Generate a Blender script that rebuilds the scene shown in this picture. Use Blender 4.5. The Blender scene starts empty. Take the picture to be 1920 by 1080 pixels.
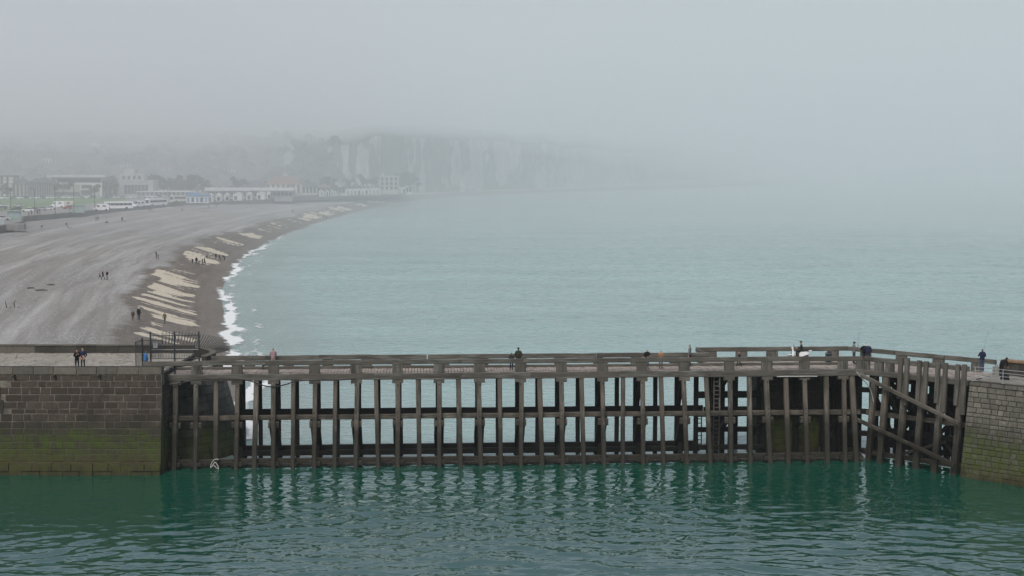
import bpy, bmesh, math, random
import numpy as np
from mathutils import Vector, Matrix

random.seed(7); RNG = np.random.default_rng(11)
sc = bpy.context.scene
COL = sc.collection
R = math.radians

# ------------------------------------------------------------------ camera
CAM_H, PITCH, F = 23.3, R(4.66), 2880.0        # F: focal length in 1920-wide pixels
cd = bpy.data.cameras.new("camera"); cam = bpy.data.objects.new("camera", cd); COL.objects.link(cam)
cam.location = (0, 0, CAM_H); cam.rotation_euler = (R(90) - PITCH, 0, 0)
cd.sensor_width = 36; cd.lens = F / 1920 * 36; cd.clip_start = 0.5; cd.clip_end = 20000
sc.camera = cam

# ------------------------------------------------------------------ sky, sun, exposure
SUN_EL, SUN_ROT = 52, 200
w = bpy.data.worlds.new("World"); sc.world = w; w.use_nodes = True
wn = w.node_tree; wn.nodes.clear()
sky = wn.nodes.new("ShaderNodeTexSky"); sky.sky_type = 'NISHITA'; sky.sun_disc = False
sky.sun_elevation = R(SUN_EL); sky.sun_rotation = R(SUN_ROT); sky.air_density = 1.0; sky.dust_density = 3.0; sky.ozone_density = 1.2
hs = wn.nodes.new("ShaderNodeHueSaturation"); hs.inputs["Saturation"].default_value = 0.57
bg = wn.nodes.new("ShaderNodeBackground"); bg.inputs[1].default_value = 0.085
wo = wn.nodes.new("ShaderNodeOutputWorld")
wn.links.new(sky.outputs[0], hs.inputs["Color"]); wn.links.new(hs.outputs[0], bg.inputs[0]); wn.links.new(bg.outputs[0], wo.inputs[0])
sd = bpy.data.lights.new("sun", 'SUN'); sun = bpy.data.objects.new("sun", sd); COL.objects.link(sun)
sd.energy = 1.2; sd.angle = R(25); sd.color = (1, 0.96, 0.9)
az = R(SUN_ROT)
sdir = Vector((math.sin(az) * math.cos(R(SUN_EL)), math.cos(az) * math.cos(R(SUN_EL)), math.sin(R(SUN_EL))))
sun.rotation_euler = sdir.to_track_quat('Z', 'Y').to_euler()
sun.location = (0, 0, 200)
sc.view_settings.view_transform = 'Standard'; sc.view_settings.look = 'None'
sc.view_settings.exposure = 0.5; sc.view_settings.gamma = 1.0; sc.view_settings.use_curve_mapping = False
sc.render.engine = 'CYCLES'
sc.cycles.use_denoising = True
try: sc.cycles.denoiser = 'OPENIMAGEDENOISE'
except Exception: pass
sc.cycles.max_bounces = 8; sc.cycles.diffuse_bounces = 3; sc.cycles.glossy_bounces = 3
sc.cycles.volume_bounces = 4; sc.cycles.transparent_max_bounces = 12
sc.cycles.use_fast_gi = False; sc.cycles.caustics_reflective = False; sc.cycles.caustics_refractive = False

# ------------------------------------------------------------------ picture <-> place
def ray(px, py):
    cp, sp = math.cos(PITCH), math.sin(PITCH)
    a, b = (px - 960) / F, -(py - 540) / F
    return Vector((a, cp + b * sp, -sp + b * cp))
def onz(px, py, z):
    d = ray(px, py); t = (z - CAM_H) / d.z
    return Vector((d.x * t, d.y * t, z))
def onY(px, py, Y):
    d = ray(px, py); t = Y / d.y
    return Vector((d.x * t, Y, CAM_H + d.z * t))

# ------------------------------------------------------------------ materials
def nt(name):
    m = bpy.data.materials.new(name); m.use_nodes = True
    t = m.node_tree; t.nodes.clear()
    out = t.nodes.new("ShaderNodeOutputMaterial"); p = t.nodes.new("ShaderNodeBsdfPrincipled")
    t.links.new(p.outputs[0], out.inputs[0])
    return m, t, p
def N(t, kind, **kw):
    n = t.nodes.new(kind)
    for k, v in kw.items():
        if k.startswith("i_"): n.inputs[k[2:].replace("_", " ")].default_value = v
        else: setattr(n, k, v)
    return n
def mix(t, fac, a, b, mode='MIX'):
    n = t.nodes.new("ShaderNodeMix"); n.data_type = 'RGBA'; n.blend_type = mode
    for i, v in ((0, fac), (6, a), (7, b)):
        if isinstance(v, bpy.types.NodeSocket): t.links.new(v, n.inputs[i])
        elif i == 0: n.inputs[0].default_value = v
        else: n.inputs[i].default_value = (*v, 1)
    return n.outputs[2]
def ramp(t, src, a, b, lo=0.0, hi=1.0):
    n = t.nodes.new("ShaderNodeMapRange"); t.links.new(src, n.inputs[0])
    n.inputs[1].default_value = a; n.inputs[2].default_value = b; n.inputs[3].default_value = lo; n.inputs[4].default_value = hi
    return n.outputs[0]
def math_(t, op, a, b):
    n = t.nodes.new("ShaderNodeMath"); n.operation = op
    for i, v in ((0, a), (1, b)):
        if isinstance(v, bpy.types.NodeSocket): t.links.new(v, n.inputs[i])
        else: n.inputs[i].default_value = v
    return n.outputs[0]
def noise(t, vec, scale, detail=3, rough=0.55, stretch=None):
    n = N(t, "ShaderNodeTexNoise", i_Scale=scale, i_Detail=detail, i_Roughness=rough)
    if stretch:
        mp = N(t, "ShaderNodeMapping"); mp.inputs["Scale"].default_value = stretch
        t.links.new(vec, mp.inputs[0]); vec = mp.outputs[0]
    if vec is not None: t.links.new(vec, n.inputs["Vector"])
    return n.outputs[0]
def pos(t): return t.nodes.new("ShaderNodeNewGeometry").outputs["Position"]
def objco(t): return t.nodes.new("ShaderNodeTexCoord").outputs["Object"]
def rnd(t): return t.nodes.new("ShaderNodeObjectInfo").outputs["Random"]
def bump(t, p, h, strength, dist=0.02):
    b = N(t, "ShaderNodeBump"); b.inputs["Strength"].default_value = strength; b.inputs["Distance"].default_value = dist
    t.links.new(h, b.inputs["Height"]); t.links.new(b.outputs[0], p.inputs["Normal"])
MATS = {}
def plain(name, col, rough=0.7, var=0.25, scale=3.0, spec=0.3, metal=0.0):
    """a painted, woven or cast surface with a little uneven wear"""
    if name in MATS: return MATS[name]
    m, t, p = nt(name)
    n = noise(t, pos(t), scale, 4)
    c = mix(t, ramp(t, n, 0.3, 0.7), tuple(x * (1 - var) for x in col), tuple(min(1, x * (1 + var)) for x in col))
    t.links.new(c, p.inputs["Base Color"]); p.inputs["Roughness"].default_value = rough
    p.inputs["Specular IOR Level"].default_value = spec; p.inputs["Metallic"].default_value = metal
    MATS[name] = m; return m
def wood(name, light, dark, tide=2.6, wetcol=(0.014, 0.0125, 0.009)):
    """weathered timber: grain along the piece's own length, dark and weedy below the tide mark"""
    m, t, p = nt(name)
    o = objco(t); r = rnd(t); P = pos(t)
    add = N(t, "ShaderNodeVectorMath", operation='ADD'); t.links.new(o, add.inputs[0])
    cb = N(t, "ShaderNodeCombineXYZ"); t.links.new(math_(t, 'MULTIPLY', r, 37.0), cb.inputs[0]); t.links.new(math_(t, 'MULTIPLY', r, 91.0), cb.inputs[2])
    t.links.new(cb.outputs[0], add.inputs[1]); v = add.outputs[0]
    g = noise(t, v, 1.0, 5, 0.65, (16, 16, 0.9))
    g2 = noise(t, v, 1.0, 3, 0.5, (2.2, 2.2, 0.5))
    c = mix(t, ramp(t, g, 0.32, 0.68), dark, light)
    c = mix(t, ramp(t, g2, 0.4, 0.68, 0, 0.75), c, tuple(x * 0.45 for x in dark))
    c = mix(t, ramp(t, r, 0, 1, 0, 0.75), c, (light[0] * .42, light[1] * .38, light[2] * .36))
    sep = N(t, "ShaderNodeSeparateXYZ"); t.links.new(P, sep.inputs[0])
    n3 = noise(t, P, 1.3, 4)
    zz = math_(t, 'ADD', sep.outputs[2], math_(t, 'MULTIPLY', math_(t, 'SUBTRACT', n3, 0.5), 4.5))
    wet = ramp(t, zz, tide + 0.9, tide - 1.3)
    c = mix(t, math_(t, 'MULTIPLY', wet, 0.86), c, wetcol)
    gr = math_(t, 'MULTIPLY', ramp(t, noise(t, P, 2.1, 3), 0.55, 0.7), math_(t, 'MULTIPLY', wet, 0.35))
    c = mix(t, gr, c, (0.03, 0.045, 0.012))
    t.links.new(c, p.inputs["Base Color"])
    t.links.new(ramp(t, wet, 0, 1, 0.85, 0.6), p.inputs["Roughness"]); p.inputs["Specular IOR Level"].default_value = 0.25
    bump(t, p, g, 0.5, 0.02)
    MATS[name] = m; return m
def stone(name, a, b, algae=True, top=3.4, lo=1.6, scale=5.0):
    """quarried stone, each block its own tone; weed and slime in the tide zone"""
    m, t, p = nt(name)
    P = pos(t); r = rnd(t)
    n1 = noise(t, P, scale, 6, 0.65); n2 = noise(t, P, 0.45, 4)
    c = mix(t, ramp(t, n1, 0.3, 0.72), a, b)
    c = mix(t, ramp(t, r, 0, 1, 0, 0.65), c, tuple(x * 0.55 for x in a))
    c = mix(t, ramp(t, n2, 0.45, 0.75, 0, 0.5), c, tuple(x * 0.5 for x in a))
    streak = noise(t, P, 1.0, 4, 0.6, (2.2, 2.2, 0.22))
    c = mix(t, ramp(t, streak, 0.55, 0.75, 0, 0.55), c, (0.02, 0.02, 0.017))
    if algae:
        sep = N(t, "ShaderNodeSeparateXYZ"); t.links.new(P, sep.inputs[0])
        zz = math_(t, 'ADD', sep.outputs[2], math_(t, 'MULTIPLY', math_(t, 'SUBTRACT', noise(t, P, 0.55, 6, 0.7), 0.5), 2.6))
        zz = math_(t, 'ADD', zz, math_(t, 'MULTIPLY', math_(t, 'SUBTRACT', noise(t, P, 1.0, 5, 0.7, (1.7, 1.7, .14)), .5), 3.4))
        damp = ramp(t, zz, top + 1.3, top - 0.1)
        c = mix(t, math_(t, 'MULTIPLY', damp, 0.55), c, (0.022, 0.024, 0.016))
        green = math_(t, 'MULTIPLY', ramp(t, zz, top + 0.2, top - 0.7), ramp(t, noise(t, P, 1.5, 6, 0.8), 0.38, 0.58))
        c = mix(t, math_(t, 'MULTIPLY', green, 0.85), c, (0.05, 0.074, 0.009))
        ol = math_(t, 'MULTIPLY', ramp(t, zz, lo + 0.2, lo - 0.7), ramp(t, noise(t, P, 2.2, 5, 0.7), 0.3, 0.6))
        c = mix(t, math_(t, 'MULTIPLY', ol, 0.75), c, (0.06, 0.048, 0.02))
        c = mix(t, math_(t, 'MULTIPLY', ramp(t, zz, 0.65, -0.1), 0.8), c, (0.028, 0.024, 0.012))
    t.links.new(c, p.inputs["Base Color"]); p.inputs["Roughness"].default_value = 0.85; p.inputs["Specular IOR Level"].default_value = 0.25
    bump(t, p, n1, 0.7, 0.03)
    MATS[name] = m; return m

W_FRONT = wood("weathered_oak", (0.245, 0.225, 0.19), (0.035, 0.031, 0.025), tide=3.6)
W_RAIL = wood("weathered_rail_oak", (0.215, 0.208, 0.182), (0.055, 0.052, 0.045), tide=-20)
W_BACK = wood("near_black_timber", (0.016, 0.0155, 0.0145), (0.006, 0.0058, 0.0055), wetcol=(0.007, 0.0068, 0.006))  # near-black wood colour for the timbers behind the front row
W_DECK = wood("bleached_deck_boards", (0.52, 0.46, 0.41), (0.3, 0.265, 0.235), tide=-20)
S_QUAY = stone("dark_quay_stone", (0.045, 0.036, 0.028), (0.105, 0.083, 0.066))
S_MORTAR = stone("old_lime_mortar", (0.075, 0.066, 0.054), (0.27, 0.245, 0.2), scale=1.6)
S_RENDER = stone("grey_cement_render", (0.042, 0.036, 0.029), (0.066, 0.058, 0.047))
S_COPE = stone("worn_coping_stone", (0.11, 0.1, 0.083), (0.19, 0.175, 0.15), algae=False)
S_PAVE = stone("pale_paving_setts", (0.27, 0.25, 0.215), (0.46, 0.43, 0.38), algae=False, scale=2.5)
S_DARK = stone("dark_parapet_stone", (0.045, 0.042, 0.036), (0.085, 0.08, 0.068), algae=False)
S_RIGHT = stone("pale_limestone_blocks", (0.12, 0.112, 0.092), (0.26, 0.24, 0.2), top=3.4, lo=0.9)
S_RMORT = stone("damp_dark_joint", (0.05, 0.046, 0.037), (0.09, 0.083, 0.068))
S_ABUT = stone("grey_abutment_stone", (0.09, 0.088, 0.08), (0.15, 0.147, 0.135), top=2.5, lo=0.5)
IRON = plain("dark_grey_iron", (0.022, 0.026, 0.03), 0.5, 0.2, 8, 0.5)
GALV = plain("galvanised_steel", (0.36, 0.37, 0.37), 0.4, 0.15, 8, 0.5, 0.3)
RUST = plain("rusty_bolt_iron", (0.03, 0.02, 0.014), 0.8, 0.4, 20)

# ------------------------------------------------------------------ object helpers
def tag(o, label=None, cat=None, group=None, kind=None):
    if label: o["label"] = label
    if cat: o["category"] = cat
    if group: o["group"] = group
    if kind: o["kind"] = kind
    return o
def link(name, me, mat=None, parent=None, loc=(0, 0, 0)):
    o = bpy.data.objects.new(name, me); COL.objects.link(o); o.location = loc
    if mat is not None and me is not None and len(me.materials) == 0:
        for m in (mat if isinstance(mat, (list, tuple)) else [mat]): me.materials.append(m)
    if parent is not None: o.parent = parent
    return o
def empty(name, loc, rz=0.0):
    o = bpy.data.objects.new(name, None); COL.objects.link(o); o.location = loc; o.rotation_euler = (0, 0, rz); o.empty_display_size = 0.3
    return o
def mesh_of(name, verts, faces, mats=None, midx=None, smooth=False):
    me = bpy.data.meshes.new(name)
    me.from_pydata([tuple(v) for v in verts], [], faces)
    if mats:
        for m in mats: me.materials.append(m)
    if midx is not None: me.polygons.foreach_set("material_index", list(midx))
    if smooth: me.polygons.foreach_set("use_smooth", [True] * len(me.polygons))
    me.update(); return me
def grid_mesh(name, V, nu, nv, keep=None, smooth=True):
    """V: (nu*nv,3) array, u-major"""
    i = np.arange(nu - 1)[:, None] * nv + np.arange(nv - 1)[None, :]
    q = np.stack([i, i + nv, i + nv + 1, i + 1], -1).reshape(-1, 4)
    if keep is not None: q = q[keep.reshape(-1)]
    me = bpy.data.meshes.new(name)
    me.vertices.add(len(V)); me.vertices.foreach_set("co", np.ascontiguousarray(V, dtype=np.float32).ravel())
    me.loops.add(q.size); me.loops.foreach_set("vertex_index", q.ravel().astype(np.int32))
    me.polygons.add(len(q)); me.polygons.foreach_set("loop_start", np.arange(0, q.size, 4, dtype=np.int32))
    me.polygons.foreach_set("use_smooth", np.full(len(q), smooth))
    me.update(calc_edges=True); me.validate(); return me
class MB:
    """collects boxes, bars and tubes into one mesh"""
    def __init__(s): s.v = []; s.f = []; s.m = []
    def add(s, vs, fs, mi=0):
        b = len(s.v); s.v += [Vector(v) for v in vs]; s.f += [tuple(i + b for i in f) for f in fs]; s.m += [mi] * len(fs); return s
    def box(s, c, d, mi=0, rz=0.0, taper=1.0):
        x, y, z = d[0] / 2, d[1] / 2, d[2] / 2; M = Matrix.Rotation(rz, 3, 'Z'); c = Vector(c)
        vs = [c + M @ Vector((sx * x * (taper if sz > 0 else 1), sy * y * (taper if sz > 0 else 1), sz * z)) for sz in (-1, 1) for sx, sy in ((-1, -1), (1, -1), (1, 1), (-1, 1))]
        return s.add(vs, [(3, 2, 1, 0), (4, 5, 6, 7), (0, 1, 5, 4), (1, 2, 6, 5), (2, 3, 7, 6), (3, 0, 4, 7)], mi)
    def tube(s, p, q, r, n=6, mi=0, r2=None):
        p, q = Vector(p), Vector(q); d = (q - p).normalized(); a = d.orthogonal().normalized(); b = d.cross(a); r2 = r if r2 is None else r2
        vs = [p + (a * math.cos(k * 2 * math.pi / n) + b * math.sin(k * 2 * math.pi / n)) * r for k in range(n)]
        vs += [q + (a * math.cos(k * 2 * math.pi / n) + b * math.sin(k * 2 * math.pi / n)) * r2 for k in range(n)]
        return s.add(vs, [(k, (k + 1) % n, n + (k + 1) % n, n + k) for k in range(n)] + [tuple(range(n))[::-1], tuple(range(n, 2 * n))], mi)
    def path(s, pts, r, n=6, mi=0):
        for a, b in zip(pts[:-1], pts[1:]): s.tube(a, b, r, n, mi)
        return s
    def prism(s, prof, y0, y1, mi=0, inset=0.0):
        """profile in x,z extruded along y"""
        n = len(prof); vs = [(x, y0, z) for x, z in prof] + [(x, y1, z) for x, z in prof]
        return s.add(vs, [tuple(range(n)), tuple(range(2 * n - 1, n - 1, -1))] + [(k, n + k, n + (k + 1) % n, (k + 1) % n) for k in range(n)], mi)
    def mesh(s, name, mats, smooth=False):
        me = mesh_of(name, s.v, s.f, mats if isinstance(mats, (list, tuple)) else [mats], s.m, smooth)
        bm = bmesh.new(); bm.from_mesh(me); bmesh.ops.recalc_face_normals(bm, faces=bm.faces); bm.to_mesh(me); bm.free()
        return me
    def build(s, name, mats, parent=None, loc=(0, 0, 0), smooth=False):
        return link(name, s.mesh(name, mats, smooth), None, parent, loc)
_beam = {}
def beam_mesh(w_, d_, L, mat, var):
    """chamfered timber along +Z with a worn, slightly uneven section"""
    key = (round(w_, 2), round(d_, 2), round(L, 1), mat.name, var)
    if key in _beam: return _beam[key]
    rr = random.Random(hash((round(w_, 2), round(d_, 2), round(L, 1), var)) & 0xffff)
    c = min(w_, d_) * 0.14; x, y = w_ / 2, d_ / 2
    sec = [(-x + c, -y), (x - c, -y), (x, -y + c), (x, y - c), (x - c, y), (-x + c, y), (-x, y - c), (-x, -y + c)]
    ns = 4 if L > 2 else 2; vs = []; fs = []
    for k in range(ns + 1):
        z = L * k / ns; ox, oy = (rr.uniform(-.012, .012), rr.uniform(-.012, .012)) if 0 < k < ns else (0, 0); s_ = 1 + rr.uniform(-.035, .025)
        vs += [(a * s_ + ox, b * s_ + oy, z) for a, b in sec]
        if k:
            b0 = (k - 1) * 8
            fs += [(b0 + i, b0 + (i + 1) % 8, b0 + 8 + (i + 1) % 8, b0 + 8 + i) for i in range(8)]
    fs += [tuple(range(7, -1, -1)), tuple(range(ns * 8, ns * 8 + 8))]
    me = mesh_of("timber", vs, fs, [mat]); _beam[key] = me; return me
def beam(name, p, q, w_, d_, mat, parent, xdir=Vector((1, 0, 0))):
    """timber from p to q, its width along xdir (world coordinates; parents are unrotated)"""
    p, q = Vector(p), Vector(q); z = (q - p); L = z.length; z.normalize()
    x = (Vector(xdir) - z * z.dot(Vector(xdir))).normalized(); y = z.cross(x)
    o = link(name, beam_mesh(w_, d_, L, mat, random.randrange(3)), None, parent)
    M = Matrix((x, y, z)).transposed().to_4x4(); M.translation = p - (parent.location if parent else Vector())
    o.matrix_local = M
    return o

# ------------------------------------------------------------------ noise for terrain
_T = RNG.random((256, 256)).astype(np.float64)
def vnoise(x, y):
    x = np.asarray(x, float); y = np.asarray(y, float)
    xi, yi = np.floor(x).astype(int), np.floor(y).astype(int); fx, fy = x - xi, y - yi
    fx = fx * fx * (3 - 2 * fx); fy = fy * fy * (3 - 2 * fy)
    g = lambda a, b: _T[a & 255, b & 255]
    return (g(xi, yi) * (1 - fx) + g(xi + 1, yi) * fx) * (1 - fy) + (g(xi, yi + 1) * (1 - fx) + g(xi + 1, yi + 1) * fx) * fy
def fbm(x, y, o=4):
    s, a, n = 0, 1, 0
    for k in range(o): s = s + a * vnoise(x * 2 ** k + 17.3 * k, y * 2 ** k + 5.1 * k); n += a; a *= 0.5
    return s / n
def sstep(a, b, x): t_ = np.clip((x - a) / (b - a), 0, 1); return t_ * t_ * (3 - 2 * t_)

# ------------------------------------------------------------------ the shoreline
_sp = [(432, 668), (425, 650), (419, 610), (410, 565), (412, 540), (430, 508), (452, 484), (482, 464), (540, 436), (620, 410), (700, 389), (760, 378), (800, 372), (900, 366), (1000, 362), (1100, 358.5), (1200, 355), (1300, 352), (1450, 346)]
_sw = [Vector((-20.6, 112, 0))] + [onz(a, b, 0) for a, b in _sp]
_sw = np.array([(v.x, v.y) for v in _sw])
def spline(P, n):
    d = np.r_[0, np.cumsum(np.hypot(*np.diff(P, axis=0).T))]; t_ = np.linspace(0, d[-1], n)
    m = np.gradient(P, d, axis=0); out = np.zeros((n, 2))
    k = np.clip(np.searchsorted(d, t_, 'right') - 1, 0, len(d) - 2); h = d[k + 1] - d[k]; u = (t_ - d[k]) / h
    h00 = 2 * u ** 3 - 3 * u ** 2 + 1; h10 = u ** 3 - 2 * u ** 2 + u; h01 = -2 * u ** 3 + 3 * u ** 2; h11 = u ** 3 - u ** 2
    for c in range(2): out[:, c] = h00 * P[k, c] + h10 * h * m[k, c] + h01 * P[k + 1, c] + h11 * h * m[k + 1, c]
    return out, t_
SH, SHS = spline(_sw, 3000)
ker = np.ones(41) / 41
SHT = np.gradient(SH, axis=0)
for _ in range(2): SHT = np.stack([np.convolve(np.pad(SHT[:, c], 20, 'edge'), ker, 'valid') for c in range(2)], 1)
SHT /= np.hypot(*SHT.T)[:, None]
SHN = np.stack([-SHT[:, 1], SHT[:, 0]], 1)          # inland normal (left of the direction of travel)
S_END = SHS[-1]
def profile(u, s):
    """beach height by metres inland"""
    z = np.interp(u, [-60, -4, 0, 6, 13, 17, 30, 70, 120, 400], [-3, -0.25, 0.02, 0.7, 2.0, 2.35, 3.1, 5.0, 5.9, 6.0])
    return z
def su_of(x, y):
    d = (SH[:, 0] - x) ** 2 + (SH[:, 1] - y) ** 2; k = int(np.argmin(d))
    u = (x - SH[k, 0]) * SHN[k, 0] + (y - SH[k, 1]) * SHN[k, 1]
    return SHS[k], math.copysign(math.sqrt(d[k]), u)
def beach_z(x, y):
    s, u = su_of(x, y); return float(profile(u, s))
def onbeach(px, py):
    z = 2.5
    for _ in range(25):
        p = onz(px, py, z); z += 0.5 * (beach_z(p.x, p.y) - z)
    return Vector((p.x, p.y, beach_z(p.x, p.y)))

def sgrid():
    g = [0.0]; st = 0.45
    while g[-1] < S_END - 8:
        s = g[-1]; st = 0.45 if s < 120 else min(9, 0.45 + (s - 120) * 0.009); g.append(s + st)
    return np.array(g)
SG = sgrid()
def frame(s, u):
    """(s along the shore, u inland) -> world x, y, arrays"""
    bx = np.interp(s, SHS, SH[:, 0]); by = np.interp(s, SHS, SH[:, 1]); nx = np.interp(s, SHS, SHN[:, 0]); ny = np.interp(s, SHS, SHN[:, 1])
    return bx + nx * u, by + ny * u

# ------------------------------------------------------------------ beach
def build_beach():
    ug = np.r_[np.arange(-3, 20, 0.3), np.arange(20, 40, 0.8), np.arange(40, 130, 2.5), np.arange(130, 330, 14)]
    S, U = np.meshgrid(SG, ug, indexing='ij'); X, Y = frame(S, U)
    Z = profile(U, S)
    Z = Z + sstep(8, 22, U) * ((fbm(S / 26, U / 2.6, 3) - 0.5) * 0.55 + (fbm(S / 2.2, U / 1.1, 2) - 0.5) * 0.16) + sstep(2, 10, U) * (fbm(S / 3, U / 3, 2) - .5) * 0.12
    Z = Z * sstep(125.5, 128.5, Y) - 1.5 * (1 - sstep(125.5, 128.5, Y))
    crest = 13.5 + 5 * (fbm(S / 14, U * 0 + 3.3, 4) - 0.5) * 2
    wet = 1 - sstep(crest - 1.0, crest + 1.6, U + 1.6 * (fbm(S / 1.5, U / 1.5, 2) - .5))
    # sand lies bare in tongues that run down the slope
    SK = S - 1.25 * U
    band = 0.5 + 0.55 * (fbm(SK / 16 + 2.2, U / 60 + 9, 2) - .5) + 0.75 * (fbm((SK + 3 * fbm(S / 9, U / 9, 2)) / 4.2, U / 26, 3) - .5) + 0.34 * (fbm(SK / 0.9, U / 3.5, 4) - .5)
    amt = np.interp(S, [0, 60, 78, 92, 105, 140, 158, 255, 285, 330, 420, 700, 760, 900], [0, .33, .43, .45, .36, .36, .53, .56, .44, .42, .43, .56, .5, .2])
    across = sstep(1.2, 4.5, U) * (1 - sstep(crest - 2.6, crest - 0.6, U))
    sand = sstep(-0.09, 0.09, band - (1 - amt) - (1 - across) * 0.6 - 0.20 * np.clip((9 - U) / 9, 0, 1))
    damp = sstep(-1, 1, 3.2 - U + 2.0 * (fbm(S / 4, U / 3, 3) - .5))
    V = np.stack([X, Y, Z], -1).reshape(-1, 3)
    me = grid_mesh("beach", V, len(SG), len(ug))
    ca = me.color_attributes.new("zone", 'FLOAT_COLOR', 'POINT')
    ca.data.foreach_set("color", np.stack([sand, wet, damp, np.ones_like(sand)], -1).astype(np.float32).ravel())
    sa = me.color_attributes.new("along", 'FLOAT_COLOR', 'POINT')
    sa.data.foreach_set("color", np.stack([S / 10, U / 10, S * 0, S * 0 + 1], -1).astype(np.float32).ravel())
    m, t, p = nt("shingle_and_sand")
    at = N(t, "ShaderNodeAttribute", attribute_name="zone"); al = N(t, "ShaderNodeAttribute", attribute_name="along")
    sp = N(t, "ShaderNodeSeparateColor"); t.links.new(at.outputs["Color"], sp.inputs[0])
    P = pos(t)
    n1 = noise(t, P, 1.1, 6, 0.75); n2 = noise(t, al.outputs["Vector"], 1.0, 5, 0.6, (0.35, 6.0, 1)); n3 = noise(t, al.outputs["Vector"], 1.0, 4, 0.6, (0.12, 1.5, 1))
    nf = noise(t, P, 3.2, 4, 0.8)
    dry = mix(t, ramp(t, n1, 0.3, 0.7), (0.32, 0.312, 0.302), (0.54, 0.53, 0.515))
    dry = mix(t, ramp(t, nf, 0.35, 0.65), (0.13, 0.127, 0.122), dry)
    dry = mix(t, ramp(t, nf, 0.55, 0.75, 0, .6), dry, (0.62, 0.61, 0.6))
    dry = mix(t, ramp(t, n2, 0.46, 0.62, 0, 0.65), dry, (0.2, 0.188, 0.174))
    dry = mix(t, ramp(t, n3, 0.47, 0.6, 0, 0.6), dry, (0.24, 0.222, 0.2))
    n4 = noise(t, al.outputs["Vector"], 1.0, 4, 0.6, (0.09, 2.2, 1))
    dry = mix(t, ramp(t, n4, 0.48, 0.66, 0, 0.33), dry, (0.6, 0.595, 0.585))
    wetc = mix(t, ramp(t, math_(t, 'MULTIPLY', math_(t, 'ADD', n1, nf), .5), 0.35, 0.65), (0.06, 0.051, 0.044), (0.24, 0.212, 0.185))
    wetc = mix(t, ramp(t, n2, 0.45, 0.7, 0, 0.35), wetc, (0.28, 0.26, 0.235))
    c = mix(t, sp.outputs[1], dry, wetc)
    sandc = mix(t, ramp(t, noise(t, P, 2.5, 5), 0.35, 0.7), (0.45, 0.4, 0.315), (0.66, 0.6, 0.49))
    sm = ramp(t, math_(t, 'ADD', sp.outputs[0], math_(t, 'MULTIPLY', math_(t, 'SUBTRACT', noise(t, P, 1.4, 6, 0.8), .5), 1.1)), .38, .62)
    c = mix(t, math_(t, 'MULTIPLY', sm, ramp(t, sp.outputs[0], .02, .2)), c, sandc)
    c = mix(t, math_(t, 'MULTIPLY', sp.outputs[2], 0.45), c, (0.2, 0.185, 0.165))
    t.links.new(c, p.inputs["Base Color"]); p.inputs["Roughness"].default_value = 0.9; p.inputs["Specular IOR Level"].default_value = 0.2
    bump(t, p, noise(t, P, 3.0, 5, 0.8), 0.8, 0.12)
    tag(link("beach", me, m), kind="structure")
build_beach()

# ------------------------------------------------------------------ surf: foam and milky backwash along the edge
def build_surf():
    ug = np.r_[np.arange(-26, -9, 1.0), np.arange(-9, 2.6, 0.28)]
    sg = SG[(SG > 16) & (SG < 900)]
    S, U = np.meshgrid(sg, ug, indexing='ij')
    edge = 2.4 * (fbm(S / 7, S * 0 + 1.7, 4) - 0.5) * 2 * np.interp(S, [0, 400, 900], [1, 0.8, 0.4])
    X, Y = frame(S, U); D = U - edge
    amp = np.interp(S, [0, 30, 60, 110, 150, 190, 240, 300, 340, 420, 900], [0.5, .75, 1, .9, .75, .5, .7, .7, .45, .4, .2])
    breaker = np.exp(-((D + 1.0) / (0.5 + 1.1 * fbm(S / 5, S * 0 + 6, 2))) ** 2) + 0.5 * np.exp(-((D + 4.2 + 2.5 * (fbm(S / 7, S * 0 + 8, 2) - .5)) / 0.45) ** 2) * sstep(.5, .62, fbm(S / 11, S * 0 + 4, 2))
    lace = fbm(S / 8 + .25 * U, U / 1.3, 5)
    foam = np.clip(breaker * amp * 1.25 * sstep(.18, .5, lace) + sstep(.52, .72, lace) * np.exp(-((D + 2.2) / 2.4) ** 2) * amp * .55, 0, 1)
    milk = np.clip(sstep(-20, -3, D) * (0.25 + 0.7 * fbm(S / 6, U / 2.5, 4)) * np.interp(S, [0, 300, 600, 900], [0.75, .55, .3, .1]), 0, 1)
    a = np.where(D > 0.2, 0, 1.0)
    Z = 0.012 + 0.03 * breaker * amp + np.maximum(0, profile(np.minimum(U, 2.5), S)) + 0.015
    me = grid_mesh("surf", np.stack([X, Y, Z], -1).reshape(-1, 3), len(sg), len(ug))
    ca = me.color_attributes.new("foam", 'FLOAT_COLOR', 'POINT')
    ca.data.foreach_set("color", np.stack([foam * a, milk * a, a, np.ones_like(a)], -1).astype(np.float32).ravel())
    m, t, p = nt("sea_foam")
    at = N(t, "ShaderNodeAttribute", attribute_name="foam"); sp = N(t, "ShaderNodeSeparateColor"); t.links.new(at.outputs["Color"], sp.inputs[0])
    P = pos(t); n1 = noise(t, P, 2.6, 5, 0.7)
    f = ramp(t, math_(t, 'ADD', sp.outputs[0], math_(t, 'MULTIPLY', math_(t, 'SUBTRACT', n1, 0.5), 0.7)), 0.2, 0.75)
    f = math_(t, 'MULTIPLY', f, ramp(t, sp.outputs[0], 0.02, 0.1))
    mk = math_(t, 'MULTIPLY', sp.outputs[1], ramp(t, n1, 0.3, 0.7, 0.35, 1.0))
    c = mix(t, f, (0.46, 0.5, 0.49), (0.78, 0.8, 0.79)); t.links.new(c, p.inputs["Base Color"]); p.inputs["Roughness"].default_value = 0.6
    t.links.new(math_(t, 'MAXIMUM', f, math_(t, 'MULTIPLY', mk, 0.75)), p.inputs["Alpha"])
    tag(link("surf", me, m), kind="stuff", label="white surf foam and milky backwash along the beach edge", cat="surf")
build_surf()

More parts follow.
